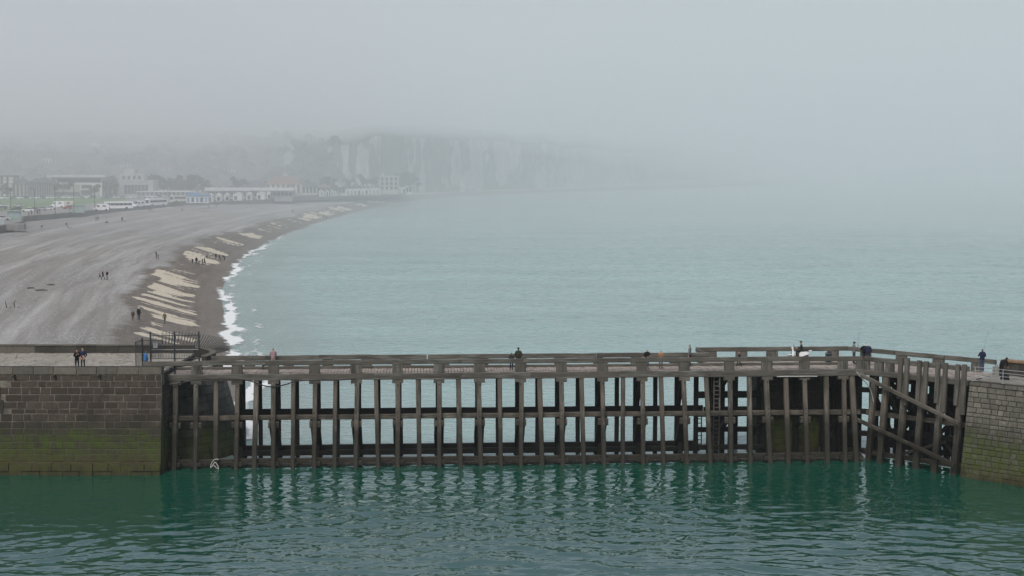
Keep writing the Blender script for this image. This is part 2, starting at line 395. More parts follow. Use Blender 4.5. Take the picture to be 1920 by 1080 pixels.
# ------------------------------------------------------------------ pier lines (needed by the water)
A = onz(255, 703, 7.1); B = onz(1618, 692.3, 7.1); C_ = Vector((33.9, 113.9, 7.1))
A.z = B.z = C_.z = 0
T1 = (B - A).normalized(); N1 = Vector((-T1.y, T1.x, 0))
T2 = (C_ - B).normalized(); N2 = Vector((-T2.y, T2.x, 0))
L1 = (B - A).length; L2 = (C_ - B).length
def p1(u, v, z): q = A + T1 * u + N1 * v; return Vector((q.x, q.y, z))
def p2(u, v, z): q = B + T2 * u + N2 * v; return Vector((q.x, q.y, z))
def u1(px):
    """metres along the straight section at this column of the picture"""
    d = ray(px, 700); k = d.x / d.y
    return (k * A.y - A.x) / (T1.x - k * T1.y)
def u2(px):
    d = ray(px, 700); k = d.x / d.y
    return (k * B.y - B.x) / (T2.x - k * T2.y)

# ------------------------------------------------------------------ water
def water_mat(name, body, rough, ior, bumps, spec=0.5, coarse=None):
    m, t, p = nt(name); P = pos(t)
    p.inputs["Roughness"].default_value = rough; p.inputs["IOR"].default_value = ior; p.inputs["Specular IOR Level"].default_value = spec
    if coarse:
        c = mix(t, ramp(t, noise(t, P, 1.0, 4, 0.6, coarse), 0.35, 0.65), tuple(x * 0.9 for x in body), tuple(x * 1.1 for x in body))
        t.links.new(c, p.inputs["Base Color"])
    else: p.inputs["Base Color"].default_value = (*body, 1)
    h = None
    for (st, det, amp_) in bumps:
        n = math_(t, 'MULTIPLY', noise(t, P, 1.0, det, 0.6, st), amp_); h = n if h is None else math_(t, 'ADD', h, n)
    b = N(t, "ShaderNodeBump"); b.inputs["Strength"].default_value = 1.0; b.inputs["Distance"].default_value = 1.0
    t.links.new(h, b.inputs["Height"]); t.links.new(b.outputs[0], p.inputs["Normal"])
    return m
SEA_M = water_mat("milky_turquoise_sea", (0.275, 0.395, 0.38), 0.1, 1.5, [((0.4, 0.7, 1), 4, 0.55), ((1.6, 2.6, 1), 3, 0.12)], coarse=(0.012, 0.05, 1))
HAR_M = water_mat("deep_green_harbour_water", (0.003, 0.066, 0.042), 0.006, 4.0, [((0.5, 1.1, 1), 2, 0.075), ((1.5, 3.0, 1), 2, 0.016)])

def build_water():
    # open sea: a sheet behind the pier that runs out to the hidden horizon
    q = [p1(-60, 1.6, 0), p1(L1 + 0.4, 1.6, 0), p2(L2 + 90, 1.6, 0)]
    xs = np.r_[np.linspace(-900, -60, 8), np.arange(-60, 170, 0.5), np.linspace(174, 400, 9), np.linspace(450, 3600, 14)]
    ys = np.r_[np.arange(0, 110, 0.5), np.arange(110, 260, 0.9), np.arange(260, 620, 1.8), np.geomspace(622, 4900, 24)]
    lx = np.array([-900, q[0].x, q[1].x, q[2].x, 3600]); ly = np.array([q[0].y - 20, q[0].y, q[1].y, q[2].y, q[2].y - 400])
    X, D = np.meshgrid(xs, ys, indexing='ij'); Y0 = np.interp(X, lx, ly); Y = Y0 + D
    Z = 0.34 * (fbm(X / 2.6 + .15 * Y, Y / 1.7, 3) - .5) * sstep(0, 6, D) * sstep(600, 200, D) * sstep(-60, -50, X) * sstep(170, 150, X) + 0.5 * (fbm(X / 6 + .1 * Y, Y / 4.2, 3) - .5) * sstep(30, 90, D) * sstep(600, 450, D) * sstep(170, 150, X)
    dsh = np.array([np.interp(b_, SH[:1500, 1], SH[:1500, 0]) for b_ in Y[0]])[None, :]
    Z = np.minimum(Z, 0.2) * sstep(2, 16, X - dsh)
    V = np.stack([X, Y, Z - .02], -1).reshape(-1, 3)
    tag(link("sea", grid_mesh("sea", V, len(xs), len(ys)), SEA_M), kind="structure")
    # harbour: real ripples, rings spreading from a wake, dying out under the quay and the pier
    xs = np.r_[np.linspace(-400, -48, 10), np.arange(-46, 46.1, 0.18), np.linspace(48, 300, 8)]
    ys = np.r_[np.linspace(-250, 70, 10), np.arange(72, 119, 0.17), [119.6, 120.4, 121.2, 122]]
    X, Y = np.meshgrid(xs, ys, indexing='ij'); lim = np.interp(X, lx, ly); Y = np.minimum(Y, lim + 0.05)
    r = np.hypot(X - 0, Y - 53); th = np.arctan2(X, Y - 53)
    wob = 1.2 * (fbm(X / 9, Y / 9, 3) - .5)
    wob = wob * 2.2 + .8 * (fbm(X / 3.5, Y / 3.5, 2) - .5)
    mixw = X * 0
    for k in range(46):
        lam = math.exp(RNG.uniform(math.log(.55), math.log(2.6))); an = RNG.normal(0, .55); ph = RNG.uniform(0, 6.28)
        kx, ky = math.sin(an), math.cos(an); mixw = mixw + lam ** .9 * np.sin((kx * X + ky * Y + .5 * wob) * 2 * math.pi / lam + ph)
    mixw = mixw * 0.0034
    ring = np.sin((r + 1.6 * wob) * 2 * math.pi / 2.5) + 0.55 * np.sin((r * 1.0 + 2.5 * wob) * 2 * math.pi / 1.45 + 1.1) + 0.35 * np.sin((r + wob) * 2 * math.pi / 0.85 + 3 * th)
    env = (0.010 + 0.05 * sstep(108, 88, Y)) * (0.45 + 0.9 * fbm(X / 8 + 3, Y / 5, 3))
    left = 1 - 0.5 * sstep(-13, -19, X) * sstep(88, 98, Y) - 0.3 * sstep(10, 20, X) * sstep(98, 108, Y)
    chop = (fbm(X / 1.1, Y / 0.62, 3) - .5) * 0.10 * (0.25 + 0.75 * np.exp(-(X / 17) ** 2)) 
    swell = 0.02 * np.sin((0.25 * X + Y) * 2 * math.pi / 7 + 2 * wob)
    Z = (ring * env * 0.7 * sstep(.35, .65, fbm(X / 11 + 40, Y / 7, 2)) * 1.5 + mixw * (0.55 + 0.9 * fbm(X / 6, Y / 4, 2)) + chop * (0.35 + 0.65 * sstep(72, 90, Y)) + swell * 0.5) * left
    Z[(np.abs(X) > 47) | (Y < 71)] = 0; Z = Z * sstep(122, 117, Y)
    me = grid_mesh("harbour_water", np.stack([X, Y, Z - 0.012], -1).reshape(-1, 3), len(xs), len(ys))
    tag(link("harbour_water", me, HAR_M), kind="structure")
build_water()

# ------------------------------------------------------------------ sea wall, promenade, lawn
PROM_Z = 6.7
_pp = [(-260, 452), (-100, 441), (-20, 433), (42, 421), (44, 410.5), (100, 405.5), (160, 400), (230, 391), (300, 385), (352, 379.5), (420, 377), (500, 373.5), (560, 370), (640, 366), (715, 361.5), (752, 359.5)]
PW = [onz(a, b, 6.0) for a, b in _pp]
def strip(name, pts, z0, z1, thick, mat, kind):
    """a low wall along a polyline"""
    mb = MB()
    for a, b in zip(pts[:-1], pts[1:]):
        d = (b - a); d.z = 0; L = d.length; rz = math.atan2(d.y, d.x); n = Vector((-d.y, d.x, 0)).normalized() * thick / 2
        c = (a + b) / 2 + n
        mb.box((c.x, c.y, (z0 + z1) / 2), (L + 0.1, thick, z1 - z0), 0, rz)
    return tag(mb.build(name, mat), kind=kind)
CONC = stone("promenade_concrete", (0.22, 0.215, 0.205), (0.3, 0.295, 0.28), algae=False, scale=0.8)
strip("sea_wall", PW, 4.0, PROM_Z + 0.1, 0.5, stone("sea_wall_concrete", (0.16, 0.155, 0.145), (0.24, 0.235, 0.22), algae=False), "structure")
def build_land():
    back = [Vector((p.x - 600 if i == 0 else p.x * 1.0, 0, 0)) for i, p in enumerate(PW)]
    vs = []; fs = []
    for p in PW:
        dirn = Vector((p.x, p.y, 0)).normalized(); q = dirn * 1120
        vs += [Vector((p.x, p.y, PROM_Z)) + dirn * 0.6, Vector((q.x, q.y, PROM_Z))]
    for i in range(len(PW) - 1): fs.append((2 * i, 2 * i + 2, 2 * i + 3, 2 * i + 1))
    m, t, p = nt("asphalt_promenade"); P = pos(t)
    c = mix(t, ramp(t, noise(t, P, 0.15, 5), 0.35, 0.65), (0.19, 0.185, 0.175), (0.28, 0.27, 0.255)); t.links.new(c, p.inputs["Base Color"]); p.inputs["Roughness"].default_value = 0.9
    tag(link("promenade", mesh_of("promenade", vs, fs), m), kind="structure")
    m, t, p = nt("mown_grass"); P = pos(t)
    c = mix(t, ramp(t, noise(t, P, 0.12, 6), 0.35, 0.65), (0.06, 0.14, 0.03), (0.12, 0.2, 0.055)); t.links.new(c, p.inputs["Base Color"]); p.inputs["Roughness"].default_value = 0.9
    def quad(px, z=PROM_Z + 0.03): return [onz(a, b, z) for a, b in px]
    for poly in ([(-60, 400), (60, 391), (180, 380.5), (238, 374.6), (235, 371), (120, 372), (0, 373.5), (-60, 375)], ):
        pts = quad(poly); tag(link("lawn", mesh_of("lawn", pts, [tuple(range(len(pts)))[::-1]]), m), kind="structure")
build_land()

# ------------------------------------------------------------------ hill and chalk cliffs
def build_hill():
    kp = [(-420, 880, 0), (-150, 905, 0), (0, 930, 0), (200, 950, 0), (400, 955, 0), (500, 965, .25), (560, 975, .7), (640, 985, .95), (720, 1005, 1), (800, 1068, 1), (850, 1112, 1), (900, 1158, 1), (1000, 1228, 1), (1100, 1325, 1), (1200, 1450, 1), (1300, 1640, 1), (1400, 1900, 1), (1500, 2300, 1)]
    px = np.array([k[0] for k in kp], float); dd = np.array([k[1] for k in kp], float); cl = np.array([k[2] for k in kp], float)
    pg = np.linspace(-420, 1500, 760); d0 = np.interp(pg, px, dd); clf = np.interp(pg, px, cl); d0 = d0 + 18 * (fbm(pg / 40, pg * 0, 3) - .5) * clf
    vg = np.r_[np.linspace(0, 1, 70), np.linspace(1.03, 2, 24)]
    PG, VG = np.meshgrid(pg, vg, indexing='ij'); D0 = d0[:, None]; CL = clf[:, None]
    Hc = 36 + 10 * (fbm(PG / 90, PG * 0 + 2, 3) - .5) + np.interp(PG, [600, 900, 1300], [0, 4, -4])
    v1 = np.minimum(VG, 1); v2 = np.maximum(VG - 1, 0)
    rid = fbm(PG / 5.5, VG * 2.2, 4); rid2 = np.abs(fbm(PG / 17, VG * 1.0 + 7, 3) - .5) * 2
    # cliff: steep face with talus at the foot, gullies and buttresses
    cz = Hc * v1 ** 0.9; co = 9 * v1 ** 2 + 10 * np.minimum(v1, .12) / .12 + (rid - .5) * 13 * sstep(0, .15, v1) + rid2 * 18 * sstep(.05, .4, v1)
    # hillside: a long slope behind the town
    hz = 46 * sstep(0, 1.15, v1 * 1.05) + (fbm(PG / 30, VG * 5, 4) - .5) * 7 * sstep(0, .2, v1); ho = 480 * v1
    off = co * CL + ho * (1 - CL) + v2 * 420
    Z = (cz + 2 * CL) * CL + (hz + 6.2) * (1 - CL) + v2 * (14 + 8 * fbm(PG / 60, VG * 3, 3)) - 1.5
    Dd = D0 + off; X = (PG - 960) / F * Dd; Y = Dd * 1.0
    me = grid_mesh("hill", np.stack([X, Y, Z], -1).reshape(-1, 3), len(pg), len(vg))
    veg = 1 - CL * (1 - sstep(.94, 1.02, VG + .08 * (fbm(PG / 8, VG * 4, 3) - .5)))
    patch = sstep(.47, .6, fbm(PG / 13, VG * 1.6 + 3, 5) + 0.12 * sstep(.2, 0, v1) + 0.10 * (1 - np.interp(PG, [560, 900], [0, 1])))
    veg = np.maximum(veg, patch * np.interp(PG, [600, 850, 1100], [.9, .75, .45]))
    ca = me.color_attributes.new("veg", 'FLOAT_COLOR', 'POINT'); ca.data.foreach_set("color", np.stack([veg, veg * 0 + CL, veg, np.ones_like(veg)], -1).astype(np.float32).ravel())
    m, t, p = nt("chalk_and_scrub"); P = pos(t)
    at = N(t, "ShaderNodeAttribute", attribute_name="veg"); sp = N(t, "ShaderNodeSeparateColor"); t.links.new(at.outputs["Color"], sp.inputs[0])
    chalk = mix(t, ramp(t, noise(t, P, 1.0, 6, 0.75, (.16, .16, .03)), 0.34, 0.66), (0.17, 0.16, 0.14), (0.42, 0.41, 0.38))
    green = mix(t, ramp(t, noise(t, P, 0.06, 6, 0.7), 0.35, 0.65), (0.014, 0.02, 0.009), (0.075, 0.085, 0.04))
    c = mix(t, ramp(t, math_(t, 'ADD', sp.outputs[0], math_(t, 'MULTIPLY', math_(t, 'SUBTRACT', noise(t, P, 0.2, 5), .5), .8)), .4, .6), chalk, green)
    t.links.new(c, p.inputs["Base Color"]); p.inputs["Roughness"].default_value = 0.95
    tag(link("hills", me, m), kind="structure")
    return pg, d0, clf
HILL = build_hill()
def hill_point(px, py):
    """where the ray through this picture point meets the hillside"""
    dg = bpy.context.evaluated_depsgraph_get()
    o = bpy.data.objects["hills"]; d = ray(px, py)
    ok, loc, nrm, i = o.ray_cast(Vector((0, 0, CAM_H)), d.normalized())
    return loc if ok else None

# ------------------------------------------------------------------ haze: thin air everywhere, the fog bank farther out
def vol(name, lo, hi, density, col, label):
    m = bpy.data.materials.new(name); m.use_nodes = True; t = m.node_tree; t.nodes.clear()
    out = t.nodes.new("ShaderNodeOutputMaterial"); pv = t.nodes.new("ShaderNodeVolumePrincipled")
    pv.inputs["Density"].default_value = density; pv.inputs["Color"].default_value = (*col, 1); pv.inputs["Anisotropy"].default_value = 0.0
    t.links.new(pv.outputs[0], out.inputs["Volume"])
    c = [(a + b) / 2 for a, b in zip(lo, hi)]; d = [b - a for a, b in zip(lo, hi)]
    o = MB().box((0, 0, 0), d).build(name, m, None, c)
    tag(o, label, "fog", None, "stuff"); return o
FOGCOL = (0.93, 0.965, 0.985)
vol("haze", (-3800, -420, -4), (3800, 5050, 128), 0.00013, FOGCOL, "thin pale sea haze hanging over the whole bay")
vol("fog_bank", (-3700, 330, -3.5), (3700, 5000, 125), 0.00165, FOGCOL, "pale sea fog bank lying over the far shore and cliffs")
def low_cloud():
    """a closed bank of stratus with an uneven underside that sinks towards the hills"""
    xs = np.linspace(-3600, 3600, 60); ys = np.r_[np.linspace(620, 1600, 40), np.linspace(1700, 4950, 10)]
    X, Y = np.meshgrid(xs, ys, indexing='ij')
    zb = np.interp(Y, [620, 900, 1200, 1750], [64, 44, 31, 2]) + 9 * (fbm(X / 160, Y / 130, 3) - .5); zt = X * 0 + 123.0
    n, m_ = X.shape; V = np.concatenate([np.stack([X, Y, zb], -1).reshape(-1, 3), np.stack([X, Y, zt], -1).reshape(-1, 3)]); K = n * m_
    f = []
    for i in range(n - 1):
        for j in range(m_ - 1):
            a = i * m_ + j; f += [(a, a + 1, a + m_ + 1, a + m_), (K + a, K + a + m_, K + a + m_ + 1, K + a + 1)]
    ed = [i * m_ for i in range(n)] + [(n - 1) * m_ + j for j in range(1, m_)] + [i * m_ + m_ - 1 for i in range(n - 2, -1, -1)] + [j for j in range(m_ - 2, 0, -1)]
    for a, b in zip(ed, ed[1:] + ed[:1]): f.append((a, K + a, K + b, b))
    m = bpy.data.materials["fog_bank"].copy(); m.name = "low_cloud"
    for nd in m.node_tree.nodes:
        if nd.type == 'PRINCIPLED_VOLUME': nd.inputs["Density"].default_value = 0.0025
    me = mesh_of("low_cloud", V, f); bm = bmesh.new(); bm.from_mesh(me); bmesh.ops.recalc_face_normals(bm, faces=bm.faces); bm.to_mesh(me); bm.free()
    tag(link("low_cloud", me, m), "low cloud covering the hilltops and the tops of the cliffs", "cloud", None, "stuff")
low_cloud()

# ================================================================== timber pier
DECK = 7.1; W1 = 3.05; RAKE = 0.2
pier = empty("timber_pier", (A + T1 * (L1 / 2)).to_tuple())
tag(pier, "long weathered timber pier on raked posts linking quay and stone jetty", "pier")
ZX = Vector((0, 0, 1))
def front(z): return -RAKE * (6.68 - z)         # the raked face leans out towards the harbour at its foot
BENTS = [329, 368, 444.6, 512.8, 590, 668, 745.6, 823, 899, 976, 1052.6, 1129.6, 1203.5, 1283, 1367, 1438, 1508, 1580]
MIDS = [405.8, 479, 550, 628, 707, 785, 861, 937, 1013, 1091, 1166, 1240, 1326, 1403, 1473, 1547]
bolt_me = MB().tube((0, 0, 0), (0, -0.05, 0), 0.055, 8).mesh("bolt", RUST)
def bolt(p):
    link("bolt", bolt_me, None, pier, p - pier.location)
def u_foot(px):                                   # column measured at mid height of the raked face
    return u1(px)
for px in BENTS:
    u = u_foot(px); jit = random.uniform(-.09, .09)
    beam("front_post", p1(u + jit, front(-1.2) + random.uniform(-.08, .04), -1.2), p1(u - jit, front(6.66), 6.66), random.uniform(.33, .41), 0.36, W_FRONT, pier, T1)
    beam("cap_block", p1(u - 0.42, 0.02, 6.48), p1(u + 0.42, 0.02, 6.48), 0.34, 0.5, W_RAIL, pier, ZX)
    beam("corbel_block", p1(u - 0.4, front(3.3) + 0.2, 3.22), p1(u + 0.4, front(3.3) + 0.2, 3.22), 0.5, 0.42, W_FRONT, pier, ZX)
    beam("foot_block", p1(u - 0.42, front(0.3) + 0.14, 0.32), p1(u + 0.42, front(0.3) + 0.14, 0.32), 0.36, 0.46, W_FRONT, pier, ZX)
    if px > 430 and px < 1300:
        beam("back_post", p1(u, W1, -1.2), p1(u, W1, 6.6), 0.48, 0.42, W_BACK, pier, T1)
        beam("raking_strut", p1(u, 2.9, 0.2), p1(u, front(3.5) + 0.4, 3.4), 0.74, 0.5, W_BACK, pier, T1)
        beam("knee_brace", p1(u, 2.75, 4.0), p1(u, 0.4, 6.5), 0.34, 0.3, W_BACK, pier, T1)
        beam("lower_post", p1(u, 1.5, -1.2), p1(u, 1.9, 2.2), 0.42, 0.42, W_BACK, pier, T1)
    elif px >= 1300:
        for v in (2.6, 6.2):
            beam("back_post", p1(u, v, -1.2), p1(u, v, 6.6), 0.38, 0.38, W_BACK, pier, T1)
        beam("raking_strut", p1(u, 5.8, 0.7), p1(u, front(3.5) + 0.35, 3.5), 0.4, 0.38, W_BACK, pier, T1)
        beam("knee_brace", p1(u, 5.8, 4.0), p1(u, 0.4, 6.5), 0.26, 0.26, W_BACK, pier, T1)
    for z in (6.2, 4.15, 3.75): bolt(p1(u, front(z) - 0.18, z))
for px in MIDS:
    u = u_foot(px); jit = random.uniform(-.1, .1)
    beam("front_post", p1(u + jit, front(-1.2) + random.uniform(-.08, .04), -1.2), p1(u - jit, front(6.66), 6.66), random.uniform(.31, .39), 0.34, W_FRONT, pier, T1)
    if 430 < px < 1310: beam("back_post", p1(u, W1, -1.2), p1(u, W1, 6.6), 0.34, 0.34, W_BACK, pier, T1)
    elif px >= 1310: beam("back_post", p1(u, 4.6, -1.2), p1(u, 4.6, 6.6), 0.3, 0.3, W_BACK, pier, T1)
def run(name, px0, px1, v, z, h, t_, mat, seg=6.3, start=0.0, gap=0.004):
    """a beam built from timbers butted end to end"""
    a, b = u1(px0), u1(px1); u = a
    while u < b - 0.3:
        e = min(b, u + seg * random.uniform(.85, 1.15)); e = b if b - e < 1.5 else e
        dz = random.uniform(-.012, .012)
        beam(name, p1(u + gap, v, z + dz), p1(e - gap, v, z + dz), h, t_, mat, pier, ZX); u = e
run("stringer", 232, 1617, 0.0, 6.89, 0.42, 0.32, W_RAIL)
run("stringer_fillet", 300, 1617, -0.19, 6.66, 0.1, 0.1, W_RAIL, 9)
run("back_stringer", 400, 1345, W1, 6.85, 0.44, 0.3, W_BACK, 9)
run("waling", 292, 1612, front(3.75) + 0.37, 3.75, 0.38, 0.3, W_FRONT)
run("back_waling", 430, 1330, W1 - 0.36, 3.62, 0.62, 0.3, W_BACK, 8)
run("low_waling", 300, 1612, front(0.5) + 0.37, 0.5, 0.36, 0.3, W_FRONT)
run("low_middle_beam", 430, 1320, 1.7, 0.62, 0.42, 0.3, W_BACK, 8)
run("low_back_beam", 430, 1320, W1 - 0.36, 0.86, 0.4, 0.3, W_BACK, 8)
# parapets: deep top rail on broad blocks, harbour side then sea side
RAILTOP = 8.15
def parapet(pxs, px0, px1, v, blockw=0.84, kerb=True, mat=W_RAIL, seg=3.2):
    run("handrail", px0, px1, v, RAILTOP - 0.185, 0.36, 0.2, mat, 4.6)
    for px in pxs:
        u = u1(px); w_ = blockw * random.uniform(.93, 1.05)
        o = beam("rail_block", p1(u, v + 0.03, DECK + 0.012), p1(u, v + 0.03, RAILTOP - 0.372), w_, 0.3, mat, pier, T1)
parapet(BENTS[2:] + [1618 - 3], 268, 1616, 0.0)
beam("rail_block", p1(u1(275), 0.03, DECK), p1(u1(275), 0.03, RAILTOP - .37), 0.9, 0.32, W_RAIL, pier, T1)
beam("rail_block", p1(u1(369), 0.03, DECK), p1(u1(369), 0.03, RAILTOP - .37), 0.84, 0.3, W_RAIL, pier, T1)
far_px = [450, 527, 604, 681, 757, 834, 910, 986, 1061, 1137, 1212, 1288]
parapet([p + (p - 850) * -0.025 for p in far_px], 386, 1343, W1 + 0.02)
run("far_kerb", 300, 1600, W1 - 0.25, DECK + 0.1, 0.2, 0.24, W_RAIL, 5)
# the wide bay at the seaward end: its parapet steps back, then turns along the splayed section
WV = 6.4
uA, uB = u1(1331), u1(1632)
a = p1(uA, WV, 0); b = p1(uB, WV, 0); c = Vector((37.4, 117.6, 0))
tb = (c - b).normalized()
def seg_rail(p, q, n, skip=()):
    d = (q - p); L = d.length; d.normalize()
    k = max(1, round(L / 4.2))
    for i in range(k):
        s0 = p + d * (L * i / k + .012); s1 = p + d * (L * (i + 1) / k - .012); z = RAILTOP - 0.185
        beam("handrail", (s0.x, s0.y, z), (s1.x, s1.y, z), 0.36, 0.2, W_RAIL, pier, ZX)
    for i in range(n):
        s0 = p + d * (L * (i + .5) / n)
        beam("rail_block", (s0.x, s0.y, DECK + 0.012), (s0.x, s0.y, RAILTOP - .372), 0.95, 0.3, W_RAIL, pier, d)
seg_rail(a, b, 5); seg_rail(b, c, 4)
seg_rail(p1(uA + 0.1, W1 + 0.25, 0), p1(uA + 0.1, WV - 0.2, 0), 1)
# splayed section, harbour side
def run2(name, ua, ub, v, z, h, t_, mat, seg=4.2):
    u = ua
    while u < ub - .3:
        e = min(ub, u + seg); e = ub if ub - e < 1.2 else e
        beam(name, p2(u + .012, v, z), p2(e - .012, v, z), h, t_, mat, pier, ZX); u = e
run2("stringer", 0.1, L2 + 0.2, 0, 6.89, 0.42, 0.32, W_RAIL)
run2("handrail", 0.15, L2 + 0.3, 0, RAILTOP - .185, 0.36, 0.2, W_RAIL)
run2("waling", 0.2, L2 + 0.2, 0.35, 3.65, 0.36, 0.3, W_FRONT)
run2("low_waling", 0.2, L2 + 0.2, 0.1, 0.55, 0.36, 0.3, W_FRONT)
run2("inner_waling", 0.0, L2 + 0.2, 2.4, 3.5, 0.5, 0.3, W_BACK)
run2("inner_low_beam", 0.0, L2 + 0.2, 2.4, 0.9, 0.4, 0.3, W_BACK)
for px in (1622, 1648, 1668): 
    u = u2(px); beam("rail_block", p2(u, .03, DECK + .012), p2(u, .03, RAILTOP - .372), 0.75, 0.3, W_RAIL, pier, T2)
PILES = [1634, 1663, 1698, 1731, 1766, 1803]
for i, px in enumerate(PILES):
    u = u2(px); lean = -0.12 * 7
    beam("front_post", p2(u, -0.95 if i else -0.3, -1.2), p2(u, 0.0 if i else 0.5, 6.66), 0.46, 0.42, W_FRONT, pier, T2)
    beam("inner_post", p2(u + .3, 2.1, -1.2), p2(u + .1, 2.3, 6.6), 0.4, 0.38, W_BACK, pier, T2)
    beam("inner_post", p2(u - .2, 4.2, -1.2), p2(u, 4.2, 6.6), 0.4, 0.38, W_BACK, pier, T2)
    beam("raking_strut", p2(u + .2, 3.9, 0.4), p2(u, 0.4, 5.2), 0.34, 0.34, W_BACK, pier, T2)
    if i in (1, 3, 4): beam("cross_brace", p2(u - 1.0, 2.0, 0.8), p2(u + 1.3, 2.0, 3.4), 0.3, 0.26, W_BACK, pier, N2)
    if i in (2, 4): beam("cross_brace", p2(u + 1.1, 2.7, 3.9), p2(u - 1.2, 2.7, 6.3), 0.3, 0.26, W_BACK, pier, N2)
    if i == 2: beam("cross_brace", p2(u - .5, 0.5, 0.7), p2(u + 2.8, 1.4, 2.0), 0.28, 0.26, W_FRONT, pier, N2)
# fender timbers rising past the handrail, in pairs
for i, (pa, pb) in enumerate([(1692, 1704), (1727, 1739.5), (1762, 1775.5), (1799, 1811)]):
    for px, lo in ((pa, 5.2), (pb, 4.55 + .2 * (i == 0))):
        u = u2(px); beam("fender_timber", p2(u, -0.42, lo), p2(u, -0.24, RAILTOP + 0.16 + random.uniform(-.06, .06)), 0.34, 0.3, W_RAIL, pier, T2)
# two long raking guard timbers across the piles
def raker(pts):
    (x0, y0, v0), (x1, y1, v1) = pts
    for n in range(2):
        q = []
        for f in (n / 2, (n + 1) / 2):
            px = x0 + (x1 - x0) * f; py = y0 + (y1 - y0) * f; v = v0 + (v1 - v0) * f
            u = u2(px); base = p2(u, v, 0); d = ray(px, py); zz = CAM_H + d.z / d.y * base.y; q.append(Vector((base.x, base.y, zz)))
        beam("guard_timber", q[0], q[1], 0.29, 0.22, W_FRONT, pier, ZX)
raker([(1612, 699, -0.55), (1812, 794, -1.0)]); raker([(1618, 786, -0.85), (1812, 872, -1.4)])
beam("front_post", p1(u1(1603) - .1, front(-1.2) + .1, -1.2), p1(u1(1597), 0.05, 6.66), 0.42, 0.4, W_FRONT, pier, T1)
# timbers crowded round the landing stage and its ladders
for px, v in ((1312, 1.6), (1334, 1.0), (1352, 1.7), (1384, 2.2), (1392, 4.6), (1422, 3.2), (1440, 1.4)):
    u = u1(px); beam("landing_post", p1(u, v, -1.2), p1(u, v, 6.6), 0.34, 0.34, W_BACK, pier, T1)
for z, v in ((4.6, 3.4), (1.9, 3.0), (3.4, 1.5), (0.8, 1.2), (5.0, 1.6)):
    beam("landing_beam", p1(u1(1316), v, z), p1(u1(1440), v, z), 0.4, 0.3, W_BACK, pier, ZX)
for px, v, z0, z1 in ((1345, 0.15, 0.2, 6.6), (1322, 2.6, 0.6, 3.6)):
    u = u1(px); 
    for du in (-.24, .24): beam("ladder_rail", p1(u + du, v, z0), p1(u + du, v, z1), 0.09, 0.07, W_FRONT, pier, T1)
    z = z0 + .2
    while z < z1: beam("ladder_rung", p1(u - .22, v, z), p1(u + .22, v, z), 0.06, 0.06, W_FRONT, pier, ZX); z += .34
# deck boards: hundreds of narrow planks laid across
def deck():
    mb = MB()
    def plank(c, t_, n_, l, w_):
        dz = random.uniform(-.012, .012); z0, z1 = DECK - 0.07 + dz, DECK + dz; tw = random.uniform(-.006, .006)
        P = [c + t_ * s * (w_ / 2) + n_ * k * (l / 2) + t_ * (tw * k) for s, k in ((-1, -1), (1, -1), (1, 1), (-1, 1))]
        vs = [(q.x, q.y, z0) for q in P] + [(q.x, q.y, z1) for q in P]
        mb.add(vs, [(3, 2, 1, 0), (4, 5, 6, 7), (0, 1, 5, 4), (1, 2, 6, 5), (2, 3, 7, 6), (3, 0, 4, 7)])
    u = u1(268)
    while u < L1 - 0.1:
        plank(A + T1 * u + N1 * (W1 / 2 - .05), T1, N1, W1 - 0.1, 0.21); u += 0.24
    u = u1(1332)
    while u < L1 + 1.6:
        plank(A + T1 * u + N1 * ((W1 + WV) / 2 + .06), T1, N1, WV - W1 - 0.12, 0.21); u += 0.24
    u = 0.2
    while u < L2 + .3: plank(B + T2 * u + N2 * 2.55, T2, N2, 4.9, 0.21); u += 0.24
    o = mb.build("deck_boards", W_DECK, pier, -pier.location); tag(o, kind="stuff")
deck()
# the corner the two sections leave between them
cv = [p1(L1, 0.2, DECK - .03), p2(0.2, 0.3, DECK - .03), p2(0.2, 4.9, DECK - .03), p1(L1 + 1.6, WV, DECK - .03), p1(L1, W1, DECK - .03)]
cvb = [v - Vector((0, 0, .1)) for v in cv]
link("corner_decking", mesh_of("corner_decking", cv + cvb, [(0, 1, 2, 3, 4), (9, 8, 7, 6, 5)] + [(k, k + 5, (k + 1) % 5 + 5, (k + 1) % 5) for k in range(5)]), W_DECK, pier, -pier.location)
# service pipe and sagging cable fixed to the face
def tube_obj(name, pts, r, mat, parent=None):
    cu = bpy.data.curves.new(name, 'CURVE'); cu.dimensions = '3D'; cu.bevel_depth = r; cu.bevel_resolution = 1; cu.resolution_u = 4
    s = cu.splines.new('NURBS'); s.points.add(len(pts) - 1); s.use_endpoint_u = True; s.order_u = 3
    off = parent.location if parent else Vector()
    for q, pt in zip(s.points, pts): q.co = (*(Vector(pt) - off), 1)
    tmp = bpy.data.objects.new(name, cu); COL.objects.link(tmp); bpy.context.view_layer.update()
    me = bpy.data.meshes.new_from_object(tmp.evaluated_get(bpy.context.evaluated_depsgraph_get()))
    bpy.data.objects.remove(tmp); me.materials.clear(); return link(name, me, mat, parent)
PIPE = plain("pale_grey_plastic_pipe", (0.42, 0.42, 0.4), 0.5); CABLE = plain("black_rubber_cable", (0.018, 0.018, 0.02), 0.5); ROPE = plain("bleached_rope", (0.45, 0.47, 0.43), 0.9)
tube_obj("service_pipe", [p1(u1(1455) + k * 0.8, -0.28, 6.6 + .02 * (k % 2)) for k in range(5)], 0.045, PIPE, pier)
_c = [(300, 725), (330, 722), (365, 712), (400, 711), (445, 711), (470, 713), (490, 722), (512, 726), (535, 722), (560, 713), (600, 713), (640, 713), (668, 710)]
